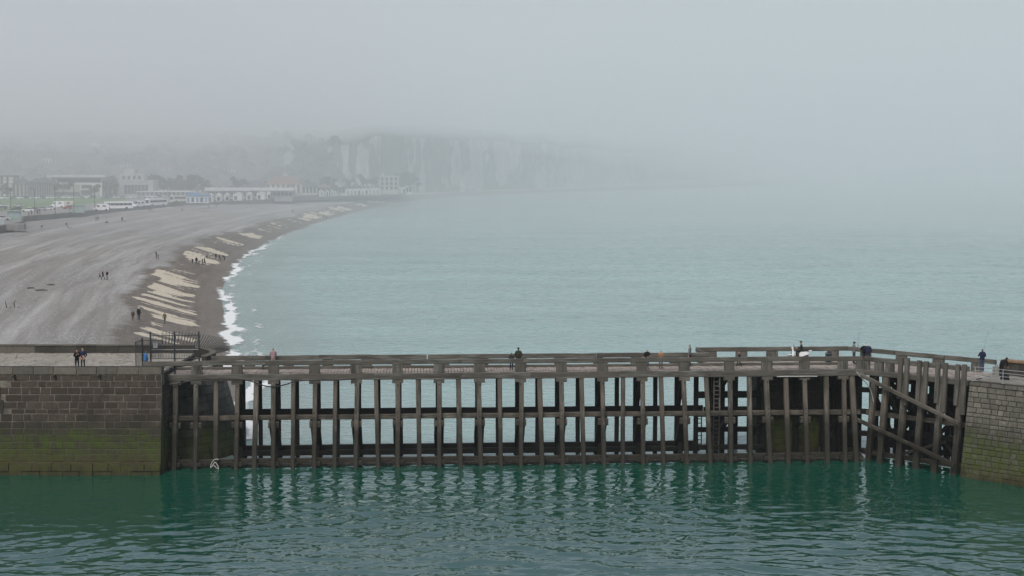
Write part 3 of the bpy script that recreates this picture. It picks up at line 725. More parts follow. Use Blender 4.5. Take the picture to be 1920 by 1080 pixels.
tube_obj("sagging_cable", [Vector((onY(a_, b_, p1(u1(a_), 0, 0).y).x, p1(u1(a_), 0, 0).y - 0.42, onY(a_, b_, p1(u1(a_), 0, 0).y - .42).z)) for a_, b_ in _c], 0.05, CABLE, pier)
_c = [(1606, 698), (1618, 712), (1630, 725), (1635, 738), (1638, 754)]
tube_obj("drain_hose", [onY(a_, b_, p2(u2(1622), -0.6, 0).y) for a_, b_ in _c], 0.04, PIPE, pier)
_c = [(410, 862), (404, 859), (396, 868), (394, 880), (399, 870), (404, 876), (411, 881), (408, 872), (402, 864), (398, 875)]
_y = p1(u1(402), front(0.5), 0).y - 0.3
tag(tube_obj("mooring_rope", [onY(a_, b_, _y) for a_, b_ in _c], 0.035, ROPE), "tangle of pale rope hanging on a pier post at the waterline", "rope")

# stone sill under the pier, rough with mussels
def sill():
    ug = np.arange(u1(300), L1 + 0.3, 0.16); vg = np.arange(-0.75, 1.75, 0.14)
    U, V_ = np.meshgrid(ug, vg, indexing='ij')
    Z = 0.16 - 0.42 * np.clip(-(V_ + .35) / .4, 0, 1) - .35 * np.clip((V_ - 1.1) / .5, 0, 1) + 0.28 * (fbm(U / .5, V_ / .4, 3) - .5) + .1 * (fbm(U / .18, V_ / .18, 2) - .5)
    Z = np.where((V_ < -.7) | (V_ > 1.66), -1.0, Z)
    X = A.x + T1.x * U + N1.x * V_; Y = A.y + T1.y * U + N1.y * V_
    me = grid_mesh("stone_sill", np.stack([X, Y, Z], -1).reshape(-1, 3), len(ug), len(vg), smooth=False)
    m, t, p = nt("mussel_crusted_stone"); P = pos(t); n = noise(t, P, 7, 5, 0.75)
    t.links.new(mix(t, ramp(t, n, .38, .66), (0.012, 0.011, 0.009), (0.15, 0.135, 0.115)), p.inputs["Base Color"]); p.inputs["Roughness"].default_value = .7; bump(t, p, n, 1, .08)
    tag(link("stone_sill", me, m), "low mussel crusted stone sill at the waterline beneath the pier", "sill")
sill()
# masonry block standing behind the posts near the seaward end
def masonry(name, label, org, tdir, ndir, length, z0, z1, depth, rows, widths, mat, back_mat, top_mat=None, batter=0.0, gap=0.03, proud=0.05, cut=None, cat="wall", cope=None, cope_h=0.55, end_face=False):
    """a wall of single blocks: recessed joints, blocks proud by uneven amounts, coping on top"""
    root = empty(name, org.to_tuple()); tag(root, label, cat)
    n_ = Vector((ndir.x, ndir.y, 0)); t_ = Vector((tdir.x, tdir.y, 0))
    def pt(u, v, z): return t_ * u + n_ * (v - batter * (z1 - z)) + Vector((0, 0, z)) - Vector((0, 0, org.z))
    mb = MB(); vs = [pt(0, .0, z0), pt(length, 0, z0), pt(length, depth + batter * (z1 - z0), z0), pt(0, depth + batter * (z1 - z0), z0), pt(0, 0, z1 - .06), pt(length, 0, z1 - .06), pt(length, depth, z1 - .06), pt(0, depth, z1 - .06)]
    mb.add(vs, [(3, 2, 1, 0), (4, 5, 6, 7), (0, 1, 5, 4), (1, 2, 6, 5), (2, 3, 7, 6), (3, 0, 4, 7)]); mb.build("core", back_mat, root)
    zt = z1 - (cope_h if cope else 0)
    def block(nm, ua, ub, za, zb, m, prd, top=None, dep=0.2):
        j = lambda s: random.uniform(-s, s); c = .028; g = gap / 2
        fr = [(ua + g + j(.012), za + g + j(.01)), (ub - g + j(.012), za + g + j(.01)), (ub - g + j(.012), zb - g + j(.01)), (ua + g + j(.012), zb - g + j(.01))]
        cu_, cz_ = (ua + ub) / 2, (za + zb) / 2; k = prd + j(.018)
        b_ = [pt(u, .03, z) for u, z in fr]; f_ = [pt(u, -k * .55, z) for u, z in fr]; ff = [pt(u + math.copysign(c, cu_ - u), -k, z + math.copysign(c, cz_ - z)) for u, z in fr]
        fs = [(8, 9, 10, 11)] + [(i, (i + 1) % 4, (i + 1) % 4 + 4, i + 4) for i in range(4)] + [(i + 4, (i + 1) % 4 + 4, (i + 1) % 4 + 8, i + 8) for i in range(4)]
        if top: b_ = [pt(u, top, z) if i > 1 else b_[i] for i, (u, z) in enumerate(fr)]; fs.append((2, 3, 7, 6))
        org_l = sum((Vector(v) for v in ff), Vector()) / 4
        me = mesh_of(nm, [Vector(v) - org_l for v in b_ + f_ + ff], fs, [m]); link(nm, me, None, root, org_l)
    zs = [zt]
    rmin = max(z0, -0.5); hh = (zt - rmin) / rows
    for r_ in range(rows): zs.append(zs[-1] - hh)
    zs = [zs[0]] + [z + random.uniform(-.17, .17) * hh for z in zs[1:-1]] + [zs[-1]]
    for r_ in range(rows):
        u = -random.uniform(0, .6) * widths[0]
        while u < length:
            wd = random.uniform(*widths); a_, b_ = max(0, u), min(length, u + wd); u += wd
            if length - b_ < widths[0] * .35: b_ = length; u = length
            if b_ - a_ < .12: continue
            if cut and cut((a_ + b_) / 2, (zs[r_] + zs[r_ + 1]) / 2): continue
            block("stone", a_, b_, zs[r_ + 1], zs[r_], mat, proud)
    if cope:
        u = 0
        while u < length:
            wd = random.uniform(widths[1] * .95, widths[1] * 1.35); b_ = min(length, u + wd); b_ = length if length - b_ < .6 else b_
            block("coping_stone", u, b_, zt, z1, cope, proud + .05, top=.75); u = b_
    return root
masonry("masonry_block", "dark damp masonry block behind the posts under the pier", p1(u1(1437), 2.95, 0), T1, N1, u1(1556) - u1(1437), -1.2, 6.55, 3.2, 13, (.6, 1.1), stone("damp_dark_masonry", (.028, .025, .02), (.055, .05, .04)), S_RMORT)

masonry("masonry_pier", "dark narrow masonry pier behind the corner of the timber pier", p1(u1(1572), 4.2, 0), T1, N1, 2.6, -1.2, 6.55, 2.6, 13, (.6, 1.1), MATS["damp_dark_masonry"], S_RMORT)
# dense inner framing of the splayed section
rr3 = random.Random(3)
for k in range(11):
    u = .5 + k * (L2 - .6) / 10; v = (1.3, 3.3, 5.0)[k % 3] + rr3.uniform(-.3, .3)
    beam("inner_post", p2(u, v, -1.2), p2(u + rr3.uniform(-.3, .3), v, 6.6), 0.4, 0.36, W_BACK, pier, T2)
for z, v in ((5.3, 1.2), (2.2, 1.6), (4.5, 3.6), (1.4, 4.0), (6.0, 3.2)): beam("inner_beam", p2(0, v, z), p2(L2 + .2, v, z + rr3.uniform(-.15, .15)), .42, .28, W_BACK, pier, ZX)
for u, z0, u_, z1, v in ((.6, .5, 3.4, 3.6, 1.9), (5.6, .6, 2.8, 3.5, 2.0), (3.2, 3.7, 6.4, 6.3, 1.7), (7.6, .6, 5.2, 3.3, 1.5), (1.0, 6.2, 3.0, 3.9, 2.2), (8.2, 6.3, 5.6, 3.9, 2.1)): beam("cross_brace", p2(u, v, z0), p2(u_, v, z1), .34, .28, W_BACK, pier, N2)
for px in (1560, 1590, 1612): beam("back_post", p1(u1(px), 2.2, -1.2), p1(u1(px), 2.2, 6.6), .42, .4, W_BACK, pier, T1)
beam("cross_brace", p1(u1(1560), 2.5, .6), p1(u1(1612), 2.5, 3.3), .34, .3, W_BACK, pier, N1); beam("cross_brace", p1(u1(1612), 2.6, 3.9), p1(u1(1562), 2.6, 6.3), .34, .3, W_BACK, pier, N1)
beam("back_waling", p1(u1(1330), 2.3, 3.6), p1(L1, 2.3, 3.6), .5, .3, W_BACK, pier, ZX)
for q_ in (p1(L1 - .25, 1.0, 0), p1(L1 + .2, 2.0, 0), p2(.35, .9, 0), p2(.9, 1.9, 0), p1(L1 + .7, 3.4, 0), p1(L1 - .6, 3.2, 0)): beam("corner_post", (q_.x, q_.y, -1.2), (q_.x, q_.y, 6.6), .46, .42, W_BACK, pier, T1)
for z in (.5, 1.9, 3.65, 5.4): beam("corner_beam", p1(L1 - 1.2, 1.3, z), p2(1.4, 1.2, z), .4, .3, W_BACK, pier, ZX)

# ================================================================== stone quay (town side)
QZ, QF = 8.0, 7.55
QX0, QX1 = -58.0, onz(303, 688, QZ).x
q0 = Vector((QX0, onz(200, 688, QZ).y, 0)); QL = QX1 - QX0
XD, YD = Vector((1, 0, 0)), Vector((0, 1, 0))
ucut = onz(52, 760, 4).x - QX0
def in_patch(u, z): return 3.7 < z < 7.45 and u < ucut + (0.5 if int(z * 2) % 2 else 0) - max(0, 5.6 - z) * -0.5
quay = masonry("stone_quay", "dark stone quay wall with pale joints and green weed below", q0, XD, YD, QL, -1.2, QZ, 0.85, 16, (.6, 1.35), S_QUAY, S_MORTAR, batter=0.13, cut=in_patch, cat="quay", cope=S_COPE, cope_h=.6, gap=.06, proud=.03)
# patches of cement render, cast in bays
z = 7.38
for k in range(4):
    z1_ = z - random.uniform(.8, 1.0); u = 0.0
    while u < ucut:
        b_ = min(u + random.uniform(2.5, 4), ucut + random.uniform(-.1, .5)); 
        pts = [Vector((a_, -.13 * (QZ - zz) - p_, zz)) for p_ in (-.02, .075) for a_, zz in ((u + .01, z1_ + .01), (b_ - .01, z1_ + .01), (b_ - .01, z - .01), (u + .01, z - .01))]
        link("render_panel", mesh_of("render_panel", pts, [(4, 5, 6, 7), (0, 1, 5, 4), (1, 2, 6, 5), (2, 3, 7, 6), (3, 0, 4, 7)]), S_RENDER, quay); u = b_
        if b_ > ucut - .2: break
    z = z1_
# plinth course just above the water, iron drain spouts
for zc_, zd_ in ((.82, .3), (.3, -.25), (-.25, -1.1)):
    u = -random.uniform(0, .8)
    while u < QL - .5:
        b_ = min(u + random.uniform(.8, 1.9), QL); k_ = .16 + random.uniform(-.05, .06); zt_ = zc_ + random.uniform(-.06, .06); pts = []
        for p_ in (-.05, k_):
            for a_, zz in ((max(0, u) + .02, zd_), (b_ - .02, zd_), (b_ - .02, zt_ - .02), (max(0, u) + .02, zt_ - .02)): pts.append(Vector((a_, -.13 * (QZ - zz) - p_ - .03, zz)))
        link("plinth_stone", mesh_of("plinth_stone", pts, [(4, 5, 6, 7), (0, 1, 5, 4), (1, 2, 6, 5), (2, 3, 7, 6), (3, 0, 4, 7)]), S_QUAY, quay); u = b_
for px in (29, 105, 189):
    x = onz(px, 705, 7.3).x - QX0
    MB().tube((x, -.35, 7.3), (x, .1, 7.34), .11, 10).build("drain_spout", plain("black_drain", (.008, .008, .008)), quay)
masonry("quay_return", "dark stone end wall of the quay beside the first pier posts", Vector((QX1 + .02, q0.y + .06, 0)), YD, -XD, 9.0, -1.2, 6.6, .5, 13, (.6, 1.2), S_QUAY, S_MORTAR, gap=.06, proud=.03)
# fill and paving
PY1 = 126.4
mb = MB().box(((QX0 + QX1) / 2, (q0.y + .8 + PY1 + .6) / 2, (QF - .06 - 1.2) / 2), (QL - .1, PY1 + .6 - q0.y - .8, QF - .06 + 1.2)); tag(mb.build("quay_fill", S_RMORT), kind="structure")
mb = MB(); y = q0.y + .82
while y < PY1:
    d_ = random.uniform(.3, .45); x = QX0 + random.uniform(0, .4)
    while x < QX1 - .15:
        w_ = min(random.uniform(.45, .95), QX1 - x); h = random.uniform(-.03, .02)
        mb.box((x + w_ / 2, y + d_ / 2, QF - .05 + h), (w_ - .03, d_ - .03, .16)); x += w_
    y += d_
tag(mb.build("quay_paving", S_PAVE), kind="stuff", label="worn pale paving setts on the quay top", cat="paving")
# parapet on the beach side
par = empty("quay_parapet", ((QX0 + QX1) / 2, PY1 + .25, QF)); tag(par, "dark stone parapet along the quay on the beach side", "parapet")
x = QX0
while x < QX1 - .2:
    b_ = min(x + random.uniform(1.6, 2.6), QX1); b_ = QX1 if QX1 - b_ < .8 else b_; j = random.uniform(-.015, .015)
    MB().box(((x + b_) / 2 - par.location.x, j, .33), (b_ - x - .02, .5, .66)).build("parapet_stone", S_DARK if x > onY(25, 655, PY1).x else S_COPE, par)
    MB().box(((x + b_) / 2 - par.location.x, 0, .69), (b_ - x - .02, .62, .07)).build("parapet_coping", S_COPE, par); x = b_

# ================================================================== round jetty head behind the fence
JC = Vector((-29.5, 124.2, 0)); JR = 5.3
jh = empty("round_jetty", JC.to_tuple()); tag(jh, "round stone jetty head with curved parapet and a fan of iron spikes", "jetty")
def ring(name, r0, r1, z0, z1, a0, a1, n, mat, r0b=None, r1b=None):
    r0b = r0 if r0b is None else r0b; r1b = r1 if r1b is None else r1b; vs = []; fs = []
    for k in range(n + 1):
        a_ = a0 + (a1 - a0) * k / n; c, s = math.cos(a_), math.sin(a_)
        vs += [(r0b * c, r0b * s, z0), (r1b * c, r1b * s, z0), (r1 * c, r1 * s, z1), (r0 * c, r0 * s, z1)]
        if k: b = 4 * (k - 1); fs += [(b + i, b + (i + 1) % 4, b + 4 + (i + 1) % 4, b + 4 + i) for i in range(4)]
    fs += [(3, 2, 1, 0), tuple(4 * n + i for i in range(4))]
    return link(name, mesh_of(name, vs, fs), mat, jh)
# base: battered courses of stone
zc = -1.2
while zc < 6.85:
    zn = min(7.0, zc + .62); rr_ = lambda z_: JR + .45 + .27 * (7.0 - z_)
    a_ = -1.45 + random.uniform(0, .1)
    while a_ < 1.7:
        b_ = a_ + random.uniform(.14, .22); k = random.uniform(-.02, .02)
        ring("base_stone", rr_(zn) - .6, rr_(zn) + k, zc + .02, zn - .02, a_ + .004, b_ - .004, 2, S_ABUT, rr_(zc) - .6, rr_(zc) + k); a_ = b_
    zc = zn
ring("core", .1, JR + .3, -1.2, 6.95, -math.pi, math.pi - .001, 40, S_RMORT, .1, JR + 1.9)
ring("paving", .05, JR + .35, 6.96, 7.05, -math.pi, math.pi - .001, 40, S_PAVE)
a_ = -.35
while a_ < 1.6:
    ring("parapet_stone", JR - .45, JR, 7.02, 7.78, a_ + .003, a_ + .197, 3, S_DARK)
    ring("parapet_coping", JR - .5, JR + .08, 7.79, 7.88, a_ + .002, a_ + .198, 3, S_COPE); a_ += .2
SPK = plain("weathered_dark_iron", (.03, .03, .03), .6)
_g = Vector
for k in range(36):
    a_ = -.12 + k * 1.72 / 35; el = R(14) + (R(74) - R(14)) * min(1, max(0, a_ / 1.5)); L = 1.25
    d = Vector((math.cos(a_) * math.cos(el), math.sin(a_) * math.cos(el), math.sin(el))); p = Vector((JR * math.cos(a_), JR * math.sin(a_), 7.86))
    MB().tube(p - d * .1, p + d * L, .036, 5, 0, .024).build("spike", SPK, jh)

# ================================================================== iron security fence at the pier's landward end
fe = empty("iron_fence", p1(u1(327), .28, DECK).to_tuple()); tag(fe, "tall dark iron security fence with three posts beside the quay", "fence")
def fl(px, z, v=.28): return p1(u1(px), v, z) - fe.location
FT = 10.2
for px in (282, 327, 373): 
    MB().tube(fl(px, DECK), fl(px, FT + .12), .065, 8).tube(fl(px, FT + .1), fl(px, FT + .22), .08, 8, 0, .02).build("post", IRON, fe)
for z, r_ in ((FT - .12, .035), (9.0, .022), (8.3, .03)):
    MB().tube(fl(282, z), fl(373, z), r_, 6).build("rail", GALV if abs(z - 9) < .01 else IRON, fe)
for pa, pb in ((282, 327), (327, 373)):
    mb = MB(); n = 15
    for k in range(1, n): px = pa + (pb - pa) * k / n; mb.tube(fl(px, 8.3), fl(px, FT + (.1 if k % 2 else .0)), .016, 4)
    tag(mb.build("infill_bars", IRON, fe), kind="stuff")
MB().box(fl(291, 9.35) + Vector((0, -.05, 0)), (.36, .03, .42)).build("notice_plate", plain("faded_notice_plate", (.3, .32, .33)), fe)
ga = empty("iron_gate", p1(u1(267), .2, DECK).to_tuple()); tag(ga, "lower iron gate leaf standing open at the end of the quay", "gate")
def gl(u, v, z): return p1(u1(267) + u, .2 + v, z) - ga.location
MB().tube(gl(0, 0, DECK), gl(0, 0, 9.95), .06, 8).build("hinge_post", IRON, ga)
mb = MB(); mb.tube(gl(0, 0, 9.8), gl(-.35, -.9, 9.7), .03).tube(gl(0, 0, 7.6), gl(-.35, -.9, 7.55), .03).tube(gl(-.35, -.9, 7.5), gl(-.35, -.9, 9.75), .035); mb.build("leaf_frame", IRON, ga)
mb = MB(); [mb.tube(gl(-.35 * k / 8, -.9 * k / 8, 7.6), gl(-.35 * k / 8, -.9 * k / 8, 9.75), .016, 4) for k in range(1, 8)]; tag(mb.build("leaf_bars", IRON, ga), kind="stuff")
MB().tube(gl(0, 0, 9.75), gl(1.6, 0, 9.75), .03).build("top_bar", IRON, ga)
mb = MB(); [mb.tube(gl(.1 * k, 0, 9.75), gl(.1 * k, 0, 8.4), .014, 4) for k in range(1, 16)]; tag(mb.build("wing_bars", IRON, ga), kind="stuff")
# a small iron grille leaning against the parapet under the rail
gr = empty("iron_grille", p1(u1(296), .45, DECK).to_tuple()); tag(gr, "small black iron grille propped on the deck under the handrail", "grille")
mb = MB(); [mb.tube((-.42 + .105 * k, 0, .05), (-.42 + .105 * k, .1, .6), .014, 4) for k in range(9)]; tag(mb.build("bars", IRON, gr), kind="stuff")
MB().tube((-.5, 0, .06), (.5, 0, .06), .022).tube((-.45, .1, .6), (.45, .1, .6), .022).build("frame", IRON, gr)

# ================================================================== stone jetty (seaward side)
RJ = p2(L2 + 0.35, 0.0, 0)
rj = masonry("stone_jetty", "pale limestone jetty wall with weed at its foot", RJ, T2, N2, 15.0, -1.2, 7.05, 5.3, 19, (.42, .85), S_RIGHT, S_RMORT, batter=.16, cat="jetty", cope=S_COPE, cope_h=.32, gap=.05, proud=.045)
mb = MB()
for k in range(8): # broad paving slabs
    for j in range(3): 
        c = T2 * (1.0 + 1.9 * k) + N2 * (1.6 + 1.65 * j); mb.box((c.x, c.y, 7.03 + random.uniform(-.01, .01)), (1.86, 1.61, .08), 0, math.atan2(T2.y, T2.x))
tag(mb.build("paving_slabs", S_PAVE, rj), kind="stuff")
wp = Vector((37.75, 117.3, 7.0)); jp = empty("jetty_parapet", wp.to_tuple()); tag(jp, "dark parapet wall with rusty orange top on the stone jetty", "parapet")
OCH = stone("ochre_lichened_coping", (.2, .12, .065), (.34, .23, .14), algae=False)
for k in range(9):
    c = T2 * (.75 + 1.5 * k); ang = math.atan2(T2.y, T2.x)
    MB().box((c.x, c.y, .55), (1.48, .7, 1.1), 0, ang).build("parapet_stone", S_DARK, jp)
    MB().box((c.x, c.y, 1.17), (1.48, .9, .13), 0, ang).build("parapet_coping", OCH, jp)
# galvanised guard rail on the jetty edge
gu = empty("guard_rail", p2(L2 + .5, .35, 7.1).to_tuple()); tag(gu, "low galvanised steel guard rail on the edge of the stone jetty", "railing")
def gp(u, z): return p2(L2 + .5 + u, .35, 7.1 + z) - gu.location
for u in (0.1, 2.3, 4.5, 6.7, 8.9): MB().tube(gp(u, 0), gp(u, 1.02), .032, 8).box(gp(u, .02), (.26, .26, .04)).build("post", GALV, gu)
for z in (.25, .5, .76, 1.02): MB().tube(gp(-.1, z), gp(9.2, z), .024, 6).build("rail", GALV, gu)

# ================================================================== people
SKIN = plain("skin", (.42, .26, .19), .6, .08); SHOE = plain("dark_shoes", (.02, .018, .017), .6)
def cloth(name, col): return plain(name, col, .9, .22, 9, .15)
HAIRS = {"dark": plain("dark_hair", (.018, .013, .01), .6), "brown": plain("brown_hair", (.07, .045, .028), .6), "white": plain("white_hair", (.6, .58, .55), .6), "fair": plain("fair_hair", (.32, .22, .12), .6)}
BASE = {"pelvis": (0, .0, .94), "waist": (0, 0, 1.12), "chest": (0, .01, 1.33), "neck": (0, .005, 1.485), "chin": (0, -.02, 1.555), "head": (0, -.005, 1.63), "crown": (0, .01, 1.695), "nose": (0, -.105, 1.615)}
RAD = {"pelvis": (.165, .125), "waist": (.15, .115), "chest": (.19, .13), "neck": (.06, .06), "chin": (.06, .07), "head": (.078, .095), "crown": (.062, .075), "nose": (.014, .014),
       "shoulder": (.075, .075), "elbow": (.055, .055), "wrist": (.036, .036), "palm": (.042, .024), "hip": (.1, .1), "knee": (.068, .068), "ankle": (.047, .047), "heel": (.045, .04), "toe": (.042, .03)}
for s_, k in ((1, "l"), (-1, "r")):
    BASE.update({"shoulder." + k: (.185 * s_, .01, 1.41), "elbow." + k: (.235 * s_, .03, 1.14), "wrist." + k: (.245 * s_, -.04, .9), "palm." + k: (.245 * s_, -.055, .82),
                 "hip." + k: (.095 * s_, 0, .9), "knee." + k: (.105 * s_, -.012, .5), "ankle." + k: (.105 * s_, .02, .085), "toe." + k: (.12 * s_, -.15, .035)})
EDGES = [("pelvis", "waist"), ("waist", "chest"), ("chest", "neck"), ("neck", "chin"), ("chin", "head"), ("head", "crown"), ("head", "nose")]
for k in "lr": EDGES += [("chest", "shoulder." + k), ("shoulder." + k, "elbow." + k), ("elbow." + k, "wrist." + k), ("wrist." + k, "palm." + k), ("pelvis", "hip." + k), ("hip." + k, "knee." + k), ("knee." + k, "ankle." + k), ("ankle." + k, "toe." + k)]
_bodies = {}
def body(pose, over, coat=1.0, long_coat=False):
    """one continuous figure grown over a posed skeleton; slots: skin, jacket, trousers, hair, shoes"""
    key = (pose, coat, long_coat)
    if key in _bodies: return _bodies[key]
    J = {k: Vector(v) for k, v in BASE.items()}
    for k, v in over.items(): J[k] = Vector(v)
    edges = list(EDGES); rad = {}
    for k in J: rad[k] = RAD[k.split(".")[0]]
    for k in ("waist", "chest", "pelvis"): rad[k] = tuple(r * coat for r in rad[k])
    for k in ("l", "r"):                                   # four fingers and a thumb, slightly curled
        pa = J["palm." + k]; wr = J["wrist." + k]; d = (pa - wr).normalized(); side = d.cross(Vector((0, 0, 1)) if abs(d.z) < .8 else Vector((0, 1, 0))).normalized(); cur = d.cross(side)
        for i, (o_, L) in enumerate(((-.03, .07), (-.01, .085), (.012, .08), (.032, .06))):
            a_, b_ = f"f{i}a.{k}", f"f{i}b.{k}"; J[a_] = pa + side * o_ + d * (.03 + L * .45); J[b_] = J[a_] + d * L * .5 + cur * .02
            rad[a_] = (.0105, .0105); rad[b_] = (.0085, .0085); edges += [("palm." + k, a_), (a_, b_)]
        t_ = f"th.{k}"; J[t_] = wr + d * .06 - side * .06; rad[t_] = (.011, .011); edges.append(("wrist." + k, t_))
    names = list(J); idx = {n: i for i, n in enumerate(names)}
    me = bpy.data.meshes.new("body"); me.from_pydata([tuple(J[n]) for n in names], [(idx[a_], idx[b_]) for a_, b_ in edges], []); 
    o = bpy.data.objects.new("body", me); COL.objects.link(o)
    o.modifiers.new("skin", 'SKIN')
    for i, n in enumerate(names):
        sv = me.skin_vertices[0].data[i]; sv.radius = rad[n]; sv.use_root = (n == "pelvis")
    ss = o.modifiers.new("sub", 'SUBSURF'); ss.levels = 1; ss.render_levels = 1
    bpy.context.view_layer.update()
    em = bpy.data.meshes.new_from_object(o.evaluated_get(bpy.context.evaluated_depsgraph_get())); bpy.data.objects.remove(o)
    seg = [(J[a_], J[b_], a_, b_) for a_, b_ in edges]; mi = []
    for p in em.polygons:
        c = p.center; best = None
        for a, b, na, nb in seg:
            ab = b - a; t_ = max(0, min(1, (c - a).dot(ab) / max(ab.length_squared, 1e-9))); dd = (c - a - ab * t_).length
            if best is None or dd < best[0]: best = (dd, na, nb, t_)
        na, nb = best[1].split(".")[0], best[2].split(".")[0]
        if nb in ("chin", "head", "crown", "nose") or na == "chin":
            hd = J["head"]; rel = c - hd; fw = (J["nose"] - hd).normalized(); upv = (J["crown"] - J["neck"]).normalized()
            mi.append(3 if (rel.dot(upv) > .045 or rel.dot(fw) < -.01) and nb != "nose" else 0)
        elif nb == "toe": mi.append(4)
        elif nb == "palm" or na in ("palm", "wrist") or nb.startswith(("f", "th")): mi.append(0)
        elif nb in ("knee", "ankle"): mi.append(1 if long_coat and nb == "knee" and best[3] < .75 else 2)
        elif nb == "hip" or na == "pelvis": mi.append(1)
        else: mi.append(1)
    em.materials.clear()
    for m in (SKIN, SHOE, SHOE, SHOE, SHOE): em.materials.append(m)
    em.polygons.foreach_set("material_index", mi); em.polygons.foreach_set("use_smooth", [True] * len(mi)); em.update()
    _bodies[key] = em; return em
POSES = {
 "stand": {},
 "pocket": {"elbow.l": (.29, .06, 1.15), "wrist.l": (.2, -.06, 1.0), "palm.l": (.17, -.09, .94), "elbow.r": (-.29, .06, 1.15), "wrist.r": (-.2, -.06, 1.0), "palm.r": (-.17, -.09, .94)},
 "walk": {"knee.l": (.1, -.2, .53), "ankle.l": (.1, -.26, .1), "toe.l": (.11, -.42, .07), "knee.r": (-.1, .06, .5), "ankle.r": (-.1, .3, .16), "toe.r": (-.11, .2, .03), "elbow.l": (.24, .12, 1.16), "wrist.l": (.24, .14, .93), "palm.l": (.24, .13, .85), "elbow.r": (-.24, -.02, 1.14), "wrist.r": (-.22, -.2, .96), "palm.r": (-.22, -.25, .9)},
 "phone": {"elbow.l": (.26, -.02, 1.15), "wrist.l": (.1, -.24, 1.3), "palm.l": (.06, -.26, 1.37), "elbow.r": (-.27, -.02, 1.15), "wrist.r": (-.1, -.24, 1.27), "palm.r": (-.05, -.26, 1.33), "nose": (0, -.1, 1.58)},
 "fish": {"elbow.l": (.26, -.06, 1.16), "wrist.l": (.14, -.28, 1.16), "palm.l": (.1, -.34, 1.17), "elbow.r": (-.27, -.04, 1.16), "wrist.r": (-.1, -.26, 1.08), "palm.r": (-.05, -.32, 1.08)},
 "bend": {"waist": (0, -.06, 1.08), "chest": (0, -.3, 1.2), "neck": (0, -.44, 1.24), "chin": (0, -.51, 1.24), "head": (0, -.55, 1.3), "crown": (0, -.58, 1.36), "nose": (0, -.62, 1.22), "shoulder.l": (.18, -.36, 1.2), "shoulder.r": (-.18, -.36, 1.2), "elbow.l": (.2, -.44, .95), "wrist.l": (.15, -.52, .74), "palm.l": (.14, -.54, .66), "elbow.r": (-.2, -.44, .95), "wrist.r": (-.15, -.52, .74), "palm.r": (-.14, -.54, .66)},
 "sit": {"pelvis": (0, .0, .52), "waist": (0, 0, .72), "chest": (0, -.03, .93), "neck": (0, -.05, 1.085), "chin": (0, -.075, 1.155), "head": (0, -.06, 1.23), "crown": (0, -.05, 1.295), "nose": (0, -.16, 1.215), "shoulder.l": (.185, -.03, 1.01), "shoulder.r": (-.185, -.03, 1.01),
         "elbow.l": (.24, -.12, .78), "wrist.l": (.24, -.36, .76), "palm.l": (.24, -.44, .77), "elbow.r": (-.24, -.12, .78), "wrist.r": (-.24, -.36, .76), "palm.r": (-.24, -.44, .77), "hip.l": (.1, -.02, .5), "hip.r": (-.1, -.02, .5), "knee.l": (.15, -.42, .48), "knee.r": (-.15, -.42, .48), "ankle.l": (.15, -.42, .09), "ankle.r": (-.15, -.42, .09), "toe.l": (.16, -.58, .04), "toe.r": (-.16, -.58, .04)},
}
def person(loc, face, label, jacket, trousers, hair="dark", pose="stand", h=1.72, coat=1.1, long_coat=False, group=None, hat=None):
    """face: heading in degrees, 0 looks towards the camera, 180 out to sea, 90 to the picture's right"""
    me = body(pose, POSES[pose], coat, long_coat); s = h / 1.76
    o = bpy.data.objects.new("person", me); COL.objects.link(o); o.location = loc; o.scale = (s, s, s); o.rotation_euler = (0, 0, R(face))
    for i, m in enumerate((SKIN, jacket, trousers, HAIRS.get(hair, hair), SHOE)): o.material_slots[i].link = 'OBJECT'; o.material_slots[i].material = m
    tag(o, label, "person", group)
    if hat:
        J = dict(BASE); J.update(POSES[pose]); hd = Vector(J["head"]); cr = Vector(J["crown"]); nz = Vector(J["nose"]); up = (cr - hd).normalized(); fw = (nz - hd).normalized()
        mb = MB(); mb.tube(hd + up * .03, hd + up * .1, .1, 12, 0, .075).tube(hd + up * .1, hd + up * .125, .075, 12, 0, .03)
        mb.tube(hd + up * .035 + fw * .03, hd + up * .05 + fw * .03, .13, 12, 0, .12); mb.build("hat", hat, o)
    return o
BLACK = cloth("black_cloth", (.012, .012, .014)); NAVY = cloth("navy_cloth", (.018, .024, .05)); GREY = cloth("grey_cloth", (.16, .16, .17)); DKGREY = cloth("charcoal_cloth", (.04, .042, .045))
BLUE = cloth("bright_blue_cloth", (.05, .17, .4)); JEANS = cloth("denim", (.05, .075, .13)); ORANGE = cloth("orange_cloth", (.27, .15, .08)); MAUVE = cloth("dusty_pink_cloth", (.33, .22, .23)); KHAKI = cloth("khaki_cloth", (.13, .11, .06)); WHITE = cloth("white_cloth", (.65, .65, .66)); BROWN = cloth("brown_cloth", (.1, .06, .035)); OLIVE = cloth("dark_olive_cloth", (.035, .04, .025)); BEIGE = cloth("beige_cloth", (.36, .3, .22)); RED = cloth("red_cloth", (.3, .04, .035))
def deck_at(px, v): 
    return p1(u1_at(px, v), v, DECK + .01)
def u1_at(px, v):
    d = ray(px, 690); k = d.x / d.y; o = A + N1 * v
    return (k * o.y - o.x) / (T1.x - k * T1.y)
